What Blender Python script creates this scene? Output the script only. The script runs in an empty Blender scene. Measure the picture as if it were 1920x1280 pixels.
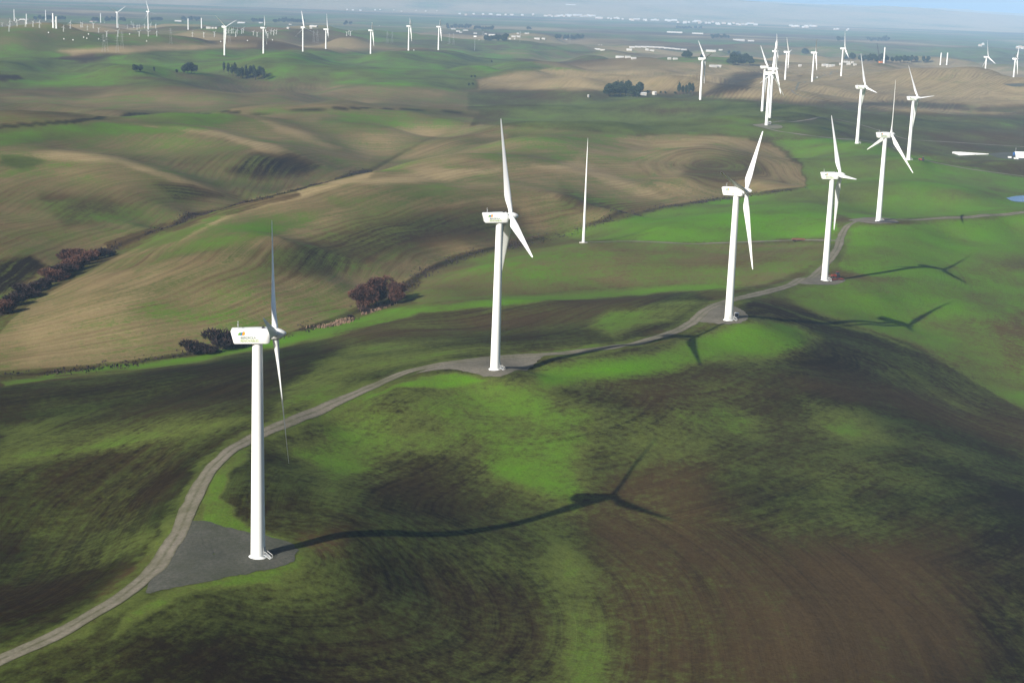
import bpy, math, random
import numpy as np
from mathutils import Vector, Matrix
from mathutils.bvhtree import BVHTree
S = bpy.context.scene
COL = S.collection
R_ = math.radians

# ------------------------------------------------------------------ camera
CAMZ = 155.0; PITCH = R_(12.42); ROLL = R_(1.9); FPX = 2950.0
cam = bpy.data.cameras.new('camera'); cam_o = bpy.data.objects.new('camera', cam); COL.objects.link(cam_o)
cam.sensor_width = 36.0; cam.lens = FPX * 36.0 / 1920.0
cam.clip_start = 1.0; cam.clip_end = 90000.0
FW = np.array([0, math.cos(PITCH), -math.sin(PITCH)]); UP0 = np.array([0, math.sin(PITCH), math.cos(PITCH)]); RT0 = np.array([1.0, 0, 0])
RT = RT0 * math.cos(ROLL) + UP0 * math.sin(ROLL); UP = -RT0 * math.sin(ROLL) + UP0 * math.cos(ROLL)
cam_o.matrix_world = Matrix(((RT[0], UP[0], -FW[0], 0), (RT[1], UP[1], -FW[1], 0), (RT[2], UP[2], -FW[2], CAMZ), (0, 0, 0, 1)))
S.camera = cam_o
# ------------------------------------------------------------------ sky, sun, exposure
SUN_EL = R_(28.0); SHADOW_AZ = R_(46)          # shadows fall towards +x +y
sun_dir = np.array([-math.cos(SUN_EL) * math.cos(SHADOW_AZ), -math.cos(SUN_EL) * math.sin(SHADOW_AZ), math.sin(SUN_EL)])
W = bpy.data.worlds.new('World'); S.world = W; W.use_nodes = True
nt = W.node_tree; bg = nt.nodes['Background']
sk = nt.nodes.new('ShaderNodeTexSky'); sk.sky_type = 'NISHITA'; sk.sun_disc = False
sk.sun_elevation = SUN_EL; sk.sun_rotation = math.atan2(sun_dir[0], sun_dir[1])
sk.air_density = 1.0; sk.dust_density = 2.5; sk.ozone_density = 2.0
nt.links.new(sk.outputs[0], bg.inputs[0]); bg.inputs[1].default_value = 0.05
sl = bpy.data.lights.new('sun', 'SUN'); sl.energy = 5.0; sl.angle = R_(0.5); sl.color = (1.0, 0.95, 0.86)
so = bpy.data.objects.new('sun', sl); COL.objects.link(so)
so.rotation_euler = Vector(sun_dir).to_track_quat('Z', 'Y').to_euler()
S.view_settings.view_transform = 'Standard'; S.view_settings.look = 'None'
S.view_settings.exposure = 0.7; S.view_settings.gamma = 1.0
S.cycles.max_bounces = 6; S.cycles.volume_bounces = 0

def proj(p):
    d = p - np.array([0, 0, CAMZ]); w = d @ FW
    return 960 + FPX * (d @ RT) / w, 640 - FPX * (d @ UP) / w
def ray(px, py): return FW + RT * ((px - 960) / FPX) - UP * ((py - 640) / FPX)
def unz(px, py, z):
    d = ray(px, py); t = (z - CAMZ) / d[2]; return np.array([0, 0, CAMZ]) + d * t

# ------------------------------------------------------------------ turbines measured in the picture: x, y, ground z, yaw, phase, logo
TB = {
 'T1': (-69.7, 420.5, -2.2, 96, 48), 'T2': (-6.7, 640.1, 1.9, 102, 15), 'T3': (106.9, 764.6, 1.1, 65, 48),
 'T4': (188.9, 944.7, -8.7, 92, 33), 'T5': (269.7, 1165.2, -0.9, 106, 112), 'T6': (409.8, 1658.2, -1.1, 100, 37),
 'F': (389.4, 1820.3, 0.7, 96, 24), 'A': (286.6, 2529.5, 1.5, 104, 48), 'B1': (308.5, 1978.8, 6.0, 56, 14),
 'B2': (332.2, 2107.8, 6.3, 92, 100), 'B3': (357.3, 2341.1, -1.1, 104, 42), 'C': (600.3, 3623.3, -13.0, 70, 84),
 'D': (649.2, 3554.3, -4.3, 82, 78), 'E': (754.5, 3761.8, -7.7, 92, 0), 'H': (1134.9, 3908.7, -20.6, 100, 9),
 'I': (1229.9, 3987.6, -24.4, 66, 48), 'J': (583.7, 3685.6, -18.0, 84, 8), 'L1': (-676.5, 3638.0, -1.5, 58, 68),
 'L2': (-609.9, 3775.1, -3.2, 100, 48), 'L3': (-537.8, 3930.5, -5.2, 45, -8), 'L4': (-511.8, 4179.4, -6.5, 96, 5),
 'L5': (-386.5, 4093.5, 0.5, 96, 60), 'L6': (-302.2, 4272.8, -0.1, 96, 58), 'L7': (-232.5, 4467.1, -3.0, 94, 62),
 'K1': (-1424.4, 5632.2, -14.6, 45, 58), 'K2': (-1355.6, 5804.6, -14.2, 60, -15),
}
HUB = 64.0

# ------------------------------------------------------------------ terrain heights
rng = np.random.RandomState(7)
_tab = rng.rand(256, 256)
def vnoise(x, y):
    xi = np.floor(x).astype(int); yi = np.floor(y).astype(int); fx = x - xi; fy = y - yi
    fx = fx * fx * fx * (fx * (fx * 6 - 15) + 10); fy = fy * fy * fy * (fy * (fy * 6 - 15) + 10)
    g = lambda a, b: _tab[a & 255, b & 255]
    return (g(xi, yi) * (1 - fx) + g(xi + 1, yi) * fx) * (1 - fy) + (g(xi, yi + 1) * (1 - fx) + g(xi + 1, yi + 1) * fx) * fy - 0.5
def sstep(a, b, t):
    t = np.clip((t - a) / (b - a), 0, 1); return t * t * (3 - 2 * t)
def rolling(x, y):
    near = 1.2 * vnoise(x / 55 + 9, y / 55 + 3) + 0.5 * vnoise(x / 23 + 9, y / 23 + 3)
    mid = 20 * vnoise(x / 210 + 31, y / 250 + 7) + 15 * vnoise(x / 95 + 1, y / 110 + 7)
    far = 42 * vnoise(x / 560 + 3, y / 480 + 71) + 40 * vnoise(x / 230 + 3, y / 300 + 1) + 24 * vnoise(x / 105, y / 140)
    a1 = sstep(1100, 2000, y); a2 = sstep(2000, 3200, y) * (1 - 0.75 * sstep(5500, 9000, y)) * (1 - 0.9 * sstep(9000, 13000, y))
    return near * (1 - a1) + mid * a1 * (1 - 0.8 * a2) * (1 - sstep(6000, 9000, y)) + far * a2
def mountains(x, y):
    a = x / np.maximum(y, 1)
    top = np.interp(a, [-1, -0.34, -0.1, 0.08, 0.13, 0.19, 0.26, 0.30, 0.345, 0.5, 1], [520, 500, 420, 300, 220, 212, 208, 180, 140, 160, 120])
    r = 1.0 - np.abs(2 * vnoise(x / 2100 + 5, y / 1800 + 2)); r2 = 1 - np.abs(2 * vnoise(x / 800 + 15, y / 900 + 2))
    r3 = 1 - np.abs(2 * vnoise(x / 330 + 1, y / 360 + 9))
    prof = sstep(15800, 21500, y)
    return prof * top * (0.62 + 0.24 * r + 0.13 * r2 + 0.06 * r3)

LINES = [  # (z or [z...], [(px,py)...])
 ([-8, -4, -3, -2, -3, -3, -3, -2, 1], [(0,1240),(220,1125),(300,1060),(362,940),(430,845),(500,808),(620,760),(700,720),(840,681)]),
 ([1, 1, 0, 0, -1, -4, -7, -8, -3, -1, -1], [(1060,662),(1180,648),(1260,628),(1310,604),(1380,560),(1450,545),(1510,520),(1572,470),(1595,420),(1700,412),(1920,398)]),
 # foreground hill
 (-2, [(400,1060),(540,1040),(560,960)]),
 (-7, [(560,860),(640,800)]), (-3, [(750,760),(900,740)]), (-1, [(1000,700),(1150,690),(1280,650)]),
 (-5, [(1100,780),(1250,760)]), (-6, [(1450,660),(1350,720)]),
 ([-7,-12], [(600,1130),(600,1250)]), ([-15,-20,-22], [(800,1100),(900,1200),(1000,1270)]),
 ([-13,-17,-20], [(1250,900),(1400,1000),(1400,1250)]), ([-12,-14,-18,-27], [(1450,800),(1600,850),(1700,1000),(1900,1200)]),
 ([-13,-22,-30], [(1600,760),(1750,800),(1910,860)]), ([-8,-12,-20], [(1500,625),(1560,650),(1650,700)]),
 ([-4,-11,-21,-28,-34,-36], [(1450,575),(1560,590),(1700,620),(1790,680),(1860,715),(1915,745)]),
 ([-12,-17,-24], [(1650,560),(1750,560),(1900,600)]), ([-7,-8], [(1480,560),(1530,545)]), ([-14,-22,-27], [(1880,470),(1900,540),(1915,640)]),
 (-10, [(1900,430),(1780,440)]),
 ([-12,-15,-20], [(0,1130),(100,1080),(150,1000)]), ([-20,-17,-13], [(0,950),(150,860),(280,880)]),
 ([-26,-22,-16,-10], [(0,800),(200,760),(400,740),(520,730)]), (-30, [(0,735),(200,705),(420,670)]),
 # creek with the willows
 ([-38,-38,-38,-37,-36,-36,-35,-34,-34,-33,-32,-30,-28,-27,-26,-24], [(0,705),(120,697),(230,685),(380,660),(540,628),(620,600),(680,580),(745,545),(790,512),(850,485),(950,462),(1060,437),(1160,408),(1250,388),(1390,368),(1510,352)]),
 # fields between the willow creek and the road
 ([-24,-21,-18], [(640,620),(760,600),(880,610)]), ([-22,-18,-14], [(800,570),(950,560),(1100,565)]), ([-24,-25,-24,-19], [(820,562),(1000,552),(1180,540),(1380,544)]),
 ([-28,-24,-21,-20], [(800,540),(900,500),(1000,480),(1094,454)]), ([-21,-18,-16], [(1100,500),(1250,500),(1400,500)]), ([-20,-18,-16], [(1180,455),(1300,455),(1500,450)]),
 ([-20,-13,-11,-10], [(1160,445),(1250,425),(1380,405),(1480,400)]), ([-14,-9,-8], [(1520,380),(1640,355),(1800,360)]), (-12.5, [(1560,345),(1700,335)]),
 ([-19,-18,-16], [(1620,385),(1750,385),(1880,372)]),
 ([-20,-12,-8,-10], [(1500,300),(1600,270),(1750,315),(1900,310)]),
 # middle hill
 ([-39,-38,-37,-36], [(20,665),(60,680),(200,668),(380,640)]), ([-38,-36,-30,-27,-22,-18,-14,-12,-10,-9,-8], [(30,600),(100,555),(180,520),(260,478),(340,432),(410,395),(480,372),(560,352),(640,335),(700,322),(770,305)]),
 ([-29,-24,-18,-14,-13], [(180,550),(280,495),(370,465),(450,450),(520,445)]), ([-32,-28,-25,-27], [(200,600),(330,560),(470,540),(620,530)]),
 ([-17,-15,-14], [(500,400),(600,392),(680,388)]), ([-12,-10,-10,-13,-17,-21], [(760,380),(880,368),(1000,362),(1080,372),(1150,392),(1210,410)]),
 ([-24,-22,-23,-27], [(600,460),(720,440),(850,430),(1000,425)]), ([-30,-29,-28], [(640,520),(760,480),(880,460)]),
 ([-8,-5,-5,-6], [(850,290),(960,270),(1080,260),(1200,252)]), ([-11,-10,-12], [(820,340),(960,320),(1080,320)]), ([-18,-16,-17], [(1150,340),(1180,310),(1230,280)]),
 ([-24,-22], [(1230,360),(1180,335)]), ([-9,-7,-9,-17], [(1280,290),(1360,275),(1430,300),(1480,325)]), ([-17,-16,-14], [(1350,340),(1420,345),(1290,335)]),
 # upper creek
 ([-41,-41,-40,-40,-39,-38,-37,-36,-35,-34,-32,-28,-28], [(0,590),(70,535),(140,492),(200,468),(300,430),(380,400),(470,378),(600,345),(690,318),(740,292),(800,262),(860,242),(900,228)]),
 ([-38,-36,-34], [(0,500),(60,470),(160,440)]), ([-30,-28,-30], [(40,400),(180,380),(300,385)]), ([-34,-34], [(250,420),(340,400)]),
 ([-9,-9,-11,-16,-22,-30,-35], [(0,287),(100,284),(200,293),(290,318),(350,340),(410,362),(450,372)]), ([-20,-19,-22],[(0,340),(120,330),(230,350)]),
 ([-15,-20,-27,-32], [(120,275),(260,300),(380,330),(470,360)]),
 ([-6,-5,-5,-8,-13,-20,-29], [(0,250),(150,240),(280,234),(400,243),(500,268),(570,295),(620,316)]),
 ([-14,-16,-18], [(250,262),(380,275),(480,300)]), ([-15,-17,-24,-31], [(340,226),(470,250),(580,275),(680,303)]),
 ([-6,-4,-4,-8,-16,-24], [(230,219),(320,212),(420,213),(500,226),(570,245),(620,268)]),
 ([-12,-15,-20], [(470,218),(540,226),(640,250)]), ([-8,-7,-8,-13,-22], [(600,207),(680,203),(770,208),(850,222),(890,236)]), ([-12,-16,-22], [(640,230),(740,240),(800,255)]),
 # beyond the ridge edge
 ([-26,-28,-30,-28,-26], [(0,225),(120,212),(260,198),(500,197),(640,196)]), ([-22,-20,-22,-20,-24], [(0,200),(200,190),(420,185),(650,188),(880,200)]),
 ([-30,-31,-30,-28,-26], [(0,170),(250,175),(480,172),(700,170),(880,175)]), ([-18,-17,-20], [(60,165),(250,158),(450,160)]), (-26, [(950,215),(1050,230),(1200,235)]),
 ([-10,-9,-14], [(1000,195),(1150,188),(1290,190)]), ([-26,-26,-24], [(900,180),(1000,182),(1150,184)]), ([-12,-10,-12], [(950,135),(1080,128),(1250,130)]),
 ([-26,-24], [(1000,168),(1300,180)]), ([-14,-12,-20,-16], [(1400,150),(1550,165),(1700,165),(1850,180)]), ([-20,-18,-16], [(1380,200),(1500,205),(1650,225)]), (-18,[(1800,240),(1900,230)]),
 ([-18,-14,-12,-10], [(250,140),(400,128),(560,118),(700,122)]), ([-22,-14,-12], [(700,150),(760,132),(860,122)]), ([-28,-28],[(860,160),(880,140)]),
 ([-12,-22],[(40,100),(120,125)]),
]
CP = []
for zs, pts in LINES:
    n = len(pts)
    if not isinstance(zs, list): zs = [zs] * n
    for i in range(n - 1 if n > 1 else 1):
        (x0, y0), (x1, y1) = pts[i], pts[min(i + 1, n - 1)]
        z0, z1 = zs[min(i, len(zs) - 1)], zs[min(i + 1, len(zs) - 1)]
        k = max(1, int(math.hypot(x1 - x0, (y1 - y0) * 2.0) / 70))
        for j in range(k + (1 if i == n - 2 else 0)):
            t = j / k; z = z0 + (z1 - z0) * t
            p = unz(x0 + (x1 - x0) * t, y0 + (y1 - y0) * t, z)
            if 950 < p[1] < 2350 and x0 < 1250: z = -21 + (z + 21) * 1.15; p = unz(x0 + (x1 - x0) * t, y0 + (y1 - y0) * t, z)
            if p[1] < 2350 or (len(CP) % 4 == 0 and not CP.append(None)): CP.append((p[0], p[1], z))
            else: CP.append(None)
CP = [c for c in CP if c is not None]
sd = -sun_dir / math.hypot(sun_dir[0], sun_dir[1])
SHADOWS = {'T1': [(560,1022),(640,1002),(740,998),(870,997),(970,980),(1080,945),(1138,935)], 'T2': [(1040,672),(1100,660),(1180,648),(1298,632)],
  'T3': [(1420,594),(1490,601),(1560,606),(1650,606),(1710,606)], 'T4': [(1600,520),(1660,510),(1720,501),(1785,505)], 'T5': [(1700,411),(1760,407),(1818,404)]}
for k, pts in SHADOWS.items():
    bx, by, bz = TB[k][:3]; nrm = np.array([-sd[1], sd[0]])
    for ip, (px, py) in enumerate(pts):
        if ip == len(pts) - 1: bx, by = bx + 4.8, by + .5
        d = ray(px, py); den = d[0] * nrm[0] + d[1] * nrm[1]
        t = (bx * nrm[0] + by * nrm[1]) / den; p = np.array([0, 0, CAMZ]) + d * t
        if -32 < p[2] < 8: CP.append((p[0], p[1], p[2]))
for k, v in TB.items():
    CP.append((v[0], v[1], v[2])); 
    for dx, dy in ((14, 0), (-10, 4), (2, -10)): CP.append((v[0] + dx, v[1] + dy, v[2] - 0.3))
for a in np.linspace(-1.0, 1.0, 13):
    for Y, z in ((5000, -24), (7000, -36), (9500, -44), (13000, -46), (18000, -46), (34000, -46)):
        if abs(a) > 0.38 or Y > 6000: CP.append((a * Y, Y, z))
    for Y, z in ((700, -25), (1200, -28), (2000, -24), (3200, -18)):
        if abs(a) > 0.45: CP.append((a * Y, Y, z))
for x, y in ((-250,180),(0,180),(250,180),(-420,330),(400,330),(-300,60),(300,60)): CP.append((x, y, -26))
CP = np.array(CP)
CP[:, 2] += 0
def chart(x, y):
    yy = np.maximum(y, 60.0); return np.stack([x / np.maximum(yy, 250.0) * 1.0, np.log(yy) * 0.8], -1)
def tps_fit(P, v, lam):
    n = len(P); d2 = ((P[:, None] - P[None]) ** 2).sum(-1); K = 0.5 * d2 * np.log(d2 + 1e-12)
    A = np.zeros((n + 3, n + 3)); A[:n, :n] = K + lam * np.eye(n); A[:n, n] = 1; A[:n, n + 1:] = P; A[n:, :n] = A[:n, n:].T
    return np.linalg.solve(A, np.concatenate([v, np.zeros(3)]))
PC = chart(CP[:, 0], CP[:, 1])
WT = tps_fit(PC, CP[:, 2] - rolling(CP[:, 0], CP[:, 1]), 2e-5)
def tps_eval(Q):
    out = np.empty(len(Q)); n = len(PC); P32 = PC.astype(np.float32); w32 = WT.astype(np.float32)
    for i in range(0, len(Q), 40000):
        q = Q[i:i + 40000].astype(np.float32)
        d2 = (q[:, :1] - P32[None, :, 0]) ** 2 + (q[:, 1:] - P32[None, :, 1]) ** 2
        out[i:i + 40000] = (0.5 * d2 * np.log(d2 + 1e-12)) @ w32[:n] + w32[n] + q @ w32[n + 1:]
    return out

NA = 900
acore = np.linspace(-0.37, 0.37, NA); ext = 0.37 + 0.63 * (np.linspace(0, 1, 26)[1:]) ** 1.6
aa = np.concatenate([-ext[::-1], acore, ext])
q0, q1 = 1 / 300.0, 1 / 14000.0
Yd = 1 / np.linspace(q0, q1, 860)
yy = np.concatenate([np.linspace(-1500, 20, 12), np.linspace(60, 292, 24), Yd, np.exp(np.linspace(math.log(14000), math.log(32000), 130))[1:]])
NR, NC = len(yy), len(aa)
ww = np.sqrt(np.maximum(yy, 0) ** 2 + 300.0 ** 2)
GX = (aa[None, :] * ww[:, None]).ravel(); GY = np.repeat(yy, NC)
base = tps_eval(chart(GX, GY))
base = base + (np.interp(GY, [13000, 16000], [0, 1])) * (-46 - base)
GZ = np.clip(base, -58, 14) + rolling(GX, GY) + mountains(GX, GY)
GZ = np.where(GY < 250, np.minimum(GZ, 0), GZ)
Vt = np.stack([GX, GY, GZ], -1)
PXv, PYv = proj(Vt)
behind = GY < 150; PXv = np.where(behind, -9999, PXv); PYv = np.where(behind, 3000, PYv)
idx = np.arange(NR * NC).reshape(NR, NC)
quads = np.stack([idx[:-1, :-1], idx[:-1, 1:], idx[1:, 1:], idx[1:, :-1]], -1).reshape(-1, 4)
def grid_mesh(name, V, Q):
    me = bpy.data.meshes.new(name); me.vertices.add(len(V)); me.vertices.foreach_set('co', V.astype(np.float32).ravel())
    me.loops.add(Q.size); me.loops.foreach_set('vertex_index', Q.astype(np.int32).ravel())
    me.polygons.add(len(Q)); me.polygons.foreach_set('loop_start', np.arange(0, Q.size, 4, dtype=np.int32))
    me.polygons.foreach_set('use_smooth', np.ones(len(Q), bool)); me.update(calc_edges=True); return me
terr = grid_mesh('ground', Vt, quads)
# height lookup: bilinear in the grid
def ground_z(x, y):
    x = np.atleast_1d(np.asarray(x, float)); y = np.atleast_1d(np.asarray(y, float))
    r = np.clip(np.searchsorted(yy, y) - 1, 0, NR - 2); fr = (y - yy[r]) / (yy[r + 1] - yy[r])
    w = ww[r] * (1 - fr) + ww[r + 1] * fr; a = x / w
    c = np.clip(np.searchsorted(aa, a) - 1, 0, NC - 2); fc = (a - aa[c]) / (aa[c + 1] - aa[c])
    Z = GZ.reshape(NR, NC)
    return (Z[r, c] * (1 - fc) + Z[r, c + 1] * fc) * (1 - fr) + (Z[r + 1, c] * (1 - fc) + Z[r + 1, c + 1] * fc) * fr
def gz(x, y): return float(ground_z(x, y)[0])
def hit(px, py):
    """world point of the ground seen at a picture position"""
    d = ray(px, py); d = d / d[1]
    q = np.linspace(1 / 200.0, 1 / 30000.0, 6000); Y = 1 / q
    P = np.array([0, 0, CAMZ])[None] + d[None] * Y[:, None]
    below = P[:, 2] < ground_z(P[:, 0], P[:, 1])
    i = int(np.argmax(below))
    if not below.any(): i = len(Y) - 1
    lo, hi = (Y[i - 1] if i else 150.0), Y[i]
    for _ in range(14):
        m = 0.5 * (lo + hi); p = np.array([0, 0, CAMZ]) + d * m
        if p[2] < gz(p[0], p[1]): hi = m
        else: lo = m
    p = np.array([0, 0, CAMZ]) + d * hi; return np.array([p[0], p[1], gz(p[0], p[1])])
def pline(pts, step=25):
    """picture polyline -> dense world polyline on the ground"""
    out = []
    for (x0, y0), (x1, y1) in zip(pts[:-1], pts[1:]):
        k = max(1, int(math.hypot(x1 - x0, y1 - y0) / step))
        for j in range(k): t = j / k; out.append(hit(x0 + (x1 - x0) * t, y0 + (y1 - y0) * t))
    out.append(hit(*pts[-1])); return np.array(out)

# ------------------------------------------------------------------ roads and creeks (picture positions of their centre lines)
ROAD = [(-30,1250),(100,1193),(220,1125),(290,1068),(335,1000),(360,940),(392,880),(440,838),(500,808),(580,776),(680,732),(760,697),(840,680),(930,671),(1060,662),(1180,647),(1250,628),(1300,604),(1325,580),(1380,560),(1450,545),(1505,522),(1545,500),(1570,470),(1577,440),(1592,419),(1640,411),(1700,412),(1800,408),(1930,398)]
CREEK_A = [(-20,600),(30,565),(70,535),(140,492),(200,468),(300,430),(380,400),(470,378),(600,345),(690,320)]
CREEK_B = [(-20,706),(120,697),(230,685),(380,660),(540,628),(620,600),(680,580),(745,548),(800,508),(850,485),(950,462),(1060,437),(1160,408),(1250,388),(1390,368),(1500,354)]
TRACKS = [[(1930,332),(1820,318),(1730,300),(1640,265),(1540,258),(1450,245),(1405,235),(1470,228),(1560,222),(1620,236),(1700,262),(1800,268),(1930,276)],
          [(1575,452),(1500,450),(1300,458),(1180,452),(1094,455)], [(1570,133),(1545,143),(1520,151),(1492,163),(1480,171),(1500,181),(1545,190)]]
FIELD_EDGES = [[(780,575),(900,560),(1000,552),(1180,541),(1300,536)], [(1390,558),(1500,592),(1700,640),(1790,690),(1925,765)], [(0,238),(150,228),(230,216),(330,211),(480,214),(600,205),(720,203),(900,213)],
               [(1180,252),(1340,252),(1450,270),(1515,320),(1520,350),(1440,366)], [(600,345),(690,320),(760,285),(850,250)], [(880,160),(1000,128),(1250,128)]]
def smooth(P, n=2):
    for _ in range(n):
        Q = [P[0]]
        for a, b in zip(P[:-1], P[1:]): Q += [a * .75 + b * .25, a * .25 + b * .75]
        P = np.array(Q + [P[-1]])
    return P
def resample(P, step):
    s = np.concatenate([[0], np.cumsum(np.hypot(*np.diff(P[:, :2], axis=0).T))]); n = max(2, int(s[-1] / step)); t = np.linspace(0, s[-1], n)
    return np.stack([np.interp(t, s, P[:, i]) for i in (0, 1)], -1)
road_w = resample(smooth(pline(ROAD, 30)), 2.5)
creekA_w = resample(smooth(pline(CREEK_A, 30)), 8); creekB_w = resample(smooth(pline(CREEK_B, 30)), 8)
tracks_w = [resample(smooth(pline(t, 25)), 6) for t in TRACKS]; edges_w = [resample(smooth(pline(t, 30)), 10) for t in FIELD_EDGES]
def dist_to(P, X, Y, near=None):
    out = np.full(len(X), 1e9, np.float32); A = P[:-1].astype(np.float32); B = P[1:].astype(np.float32); D = B - A; L = (D ** 2).sum(1) + 1e-6
    X = X.astype(np.float32); Y = Y.astype(np.float32)
    for i in range(0, len(X), 60000):
        x = X[i:i + 60000, None] - A[None, :, 0]; y = Y[i:i + 60000, None] - A[None, :, 1]
        t = np.clip((x * D[:, 0] + y * D[:, 1]) / L, 0, 1)
        out[i:i + 60000] = np.sqrt(((x - t * D[:, 0]) ** 2 + (y - t * D[:, 1]) ** 2).min(1))
    return out
fine = (GY > 200) & (GY < 5200) & (np.abs(GX / np.maximum(GY, 1)) < 0.45)
fi = np.where(fine)[0]; fx, fy = GX[fi], GY[fi]
dr = np.full(len(GX), 900.0); da = dr.copy(); db = dr.copy(); de = dr.copy(); dt = dr.copy()
road_c = resample(road_w, 12)
dr[fi] = dist_to(road_c, fx, fy); da[fi] = dist_to(resample(creekA_w, 25), fx, fy); db[fi] = dist_to(resample(creekB_w, 25), fx, fy)
for e in edges_w: de[fi] = np.minimum(de[fi], dist_to(resample(e, 30), fx, fy))
for e in tracks_w: dt[fi] = np.minimum(dt[fi], dist_to(resample(e, 20), fx, fy))
dT = [np.hypot(GX - TB[k][0], GY - TB[k][1]) - r for k, r in (('T1', 13), ('T2', 9), ('T3', 9), ('T4', 9), ('T5', 9))]
dpad = np.minimum.reduce(dT)
def dist_full(P):
    o = np.full(len(GX), 900.0); o[fi] = dist_to(resample(P, 30), fx, fy); return o
# ------------------------------------------------------------------ what grows where: g = grass cover, t = straw / dark soil, s = furrow contrast, v = vivid green
cov = {'g': np.full(len(GX), .45), 't': np.full(len(GX), .35), 's': np.full(len(GX), .4), 'v': np.full(len(GX), .4)}
# warp the picture coordinates a little so that patch edges wander
wob = 1.0 / np.maximum(GY, 200)
PXq = PXv + 9000 * wob * (1.6 * vnoise(GX / 30, GY / 30) + 1.0 * vnoise(GX / 9, GY / 9)); PYq = PYv + 3500 * wob * (1.6 * vnoise(GX / 34 + 7, GY / 34) + vnoise(GX / 10 + 3, GY / 10))
def paint(poly, feather, op=1.0, sharp=False, **ch):
    P = np.array(poly, float); bx0, by0 = P.min(0) - feather; bx1, by1 = P.max(0) + feather
    X, Y = (PXv, PYv) if sharp else (PXq, PYq)
    m = np.where((X > bx0) & (X < bx1) & (Y > by0) & (Y < by1))[0]
    if not len(m): return
    x, y = X[m].astype(np.float32), Y[m].astype(np.float32); inside = np.zeros(len(m), bool); d = np.full(len(m), 1e9, np.float32)
    Q = np.roll(P, -1, 0)
    for (x0, y0), (x1, y1) in zip(P, Q):
        c = ((y0 > y) != (y1 > y)) & (x < (x1 - x0) * (y - y0) / ((y1 - y0) or 1e-9) + x0); inside ^= c
        L = (x1 - x0) ** 2 + (y1 - y0) ** 2 + 1e-6; t = np.clip(((x - x0) * (x1 - x0) + (y - y0) * (y1 - y0)) / L, 0, 1)
        d = np.minimum(d, np.hypot(x - x0 - t * (x1 - x0), y - y0 - t * (y1 - y0)))
    sdv = np.where(inside, d, -d); k = op * sstep(-feather, feather, sdv)
    for c, v in ch.items(): cov[c][m] += (v - cov[c][m]) * k
def paint_d(D, r0, r1, op=1.0, **ch):
    k = op * (1 - sstep(r0, r1, D))
    for c, v in ch.items(): cov[c] += (v - cov[c]) * k
# far plain and mountains: ground painted paler to add to the haze's brightness
nz = vnoise(GX / 900 + 4, GY / 700) + .6 * vnoise(GX / 300, GY / 500 + 8)
cov['g'] = np.where(GY > 3200, np.clip(.5 + 1.1 * nz, .05, .95), cov['g']); cov['t'] = np.where(GY > 3200, .68 + .6 * vnoise(GX / 700 + 40, GY / 500), cov['t']); cov['v'] = np.where(GY > 3200, .52, cov['v']); cov['s'] = np.where(GY > 3200, .1, cov['s'])
cov['g'] = np.where(GY > 15500, .35 + .5 * vnoise(GX / 500, GY / 900), cov['g']); cov['t'] = np.where(GY > 15500, 1.0, cov['t'])
# 0-230 rows: broad belts
paint([(-400,240),(0,240),(330,213),(600,206),(900,215),(900,165),(500,150),(0,150),(-400,150)], 4, sharp=True, g=.42, t=.62, s=.4, v=.38)
paint([(-400,150),(-400,95),(400,100),(900,98),(1000,120),(880,165),(500,152),(0,165)], 8, g=.85, t=.4, s=.15, v=.55)
paint([(90,97),(180,88),(420,82),(480,88),(300,96),(150,108)], 5, g=.1, t=.9, s=.2)
paint([(90,110),(200,100),(260,108),(160,118)], 5, g=.1, t=.15)
paint([(-20,138),(30,140),(50,150),(-20,153)], 2, g=.05, t=.1)
paint([(180,105),(420,94),(640,100),(860,98),(860,130),(600,140),(330,130)], 8, .7, g=.95, v=.6)
paint([(250,138),(500,138),(660,152),(400,153),(240,150)], 5, .7, g=.35, t=.5)
paint([(890,150),(950,135),(1050,127),(1250,128),(1300,170),(1200,182),(1000,170),(900,166)], 7, g=.22, t=.86, s=.5, v=.3)
paint([(1240,125),(1500,115),(1950,130),(1950,218),(1700,212),(1560,195),(1420,190),(1330,190),(1290,165)], 9, g=.2, t=.82, s=.8, v=.3)
paint([(1380,140),(1430,135),(1400,165),(1340,180),(1320,178)], 8, g=.1, t=.2)
paint([(1500,195),(1700,190),(1950,205),(1950,215),(1700,200)], 5, .6, g=.4, t=.2)
paint([(880,175),(1100,170),(1290,182),(1420,188),(1500,195),(1500,205),(1300,200),(1000,210),(880,205)], 6, g=.5, t=.35, v=.35)
paint([(960,205),(1050,192),(1180,188),(1330,190),(1480,200),(1640,215),(1560,255),(1300,250),(1050,240),(930,230)], 8, g=.8, t=.35, v=.45, s=.3)
paint([(1100,205),(1240,198),(1340,205),(1240,218)], 8, .8, g=.35, t=.35)
paint([(1400,225),(1560,232),(1690,255),(1950,275),(1950,218),(1760,220),(1560,205)], 8, g=.55, t=.3, v=.35)
paint([(1740,250),(1950,235),(1950,275),(1760,268)], 8, .7, g=.25, t=.4)
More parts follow.
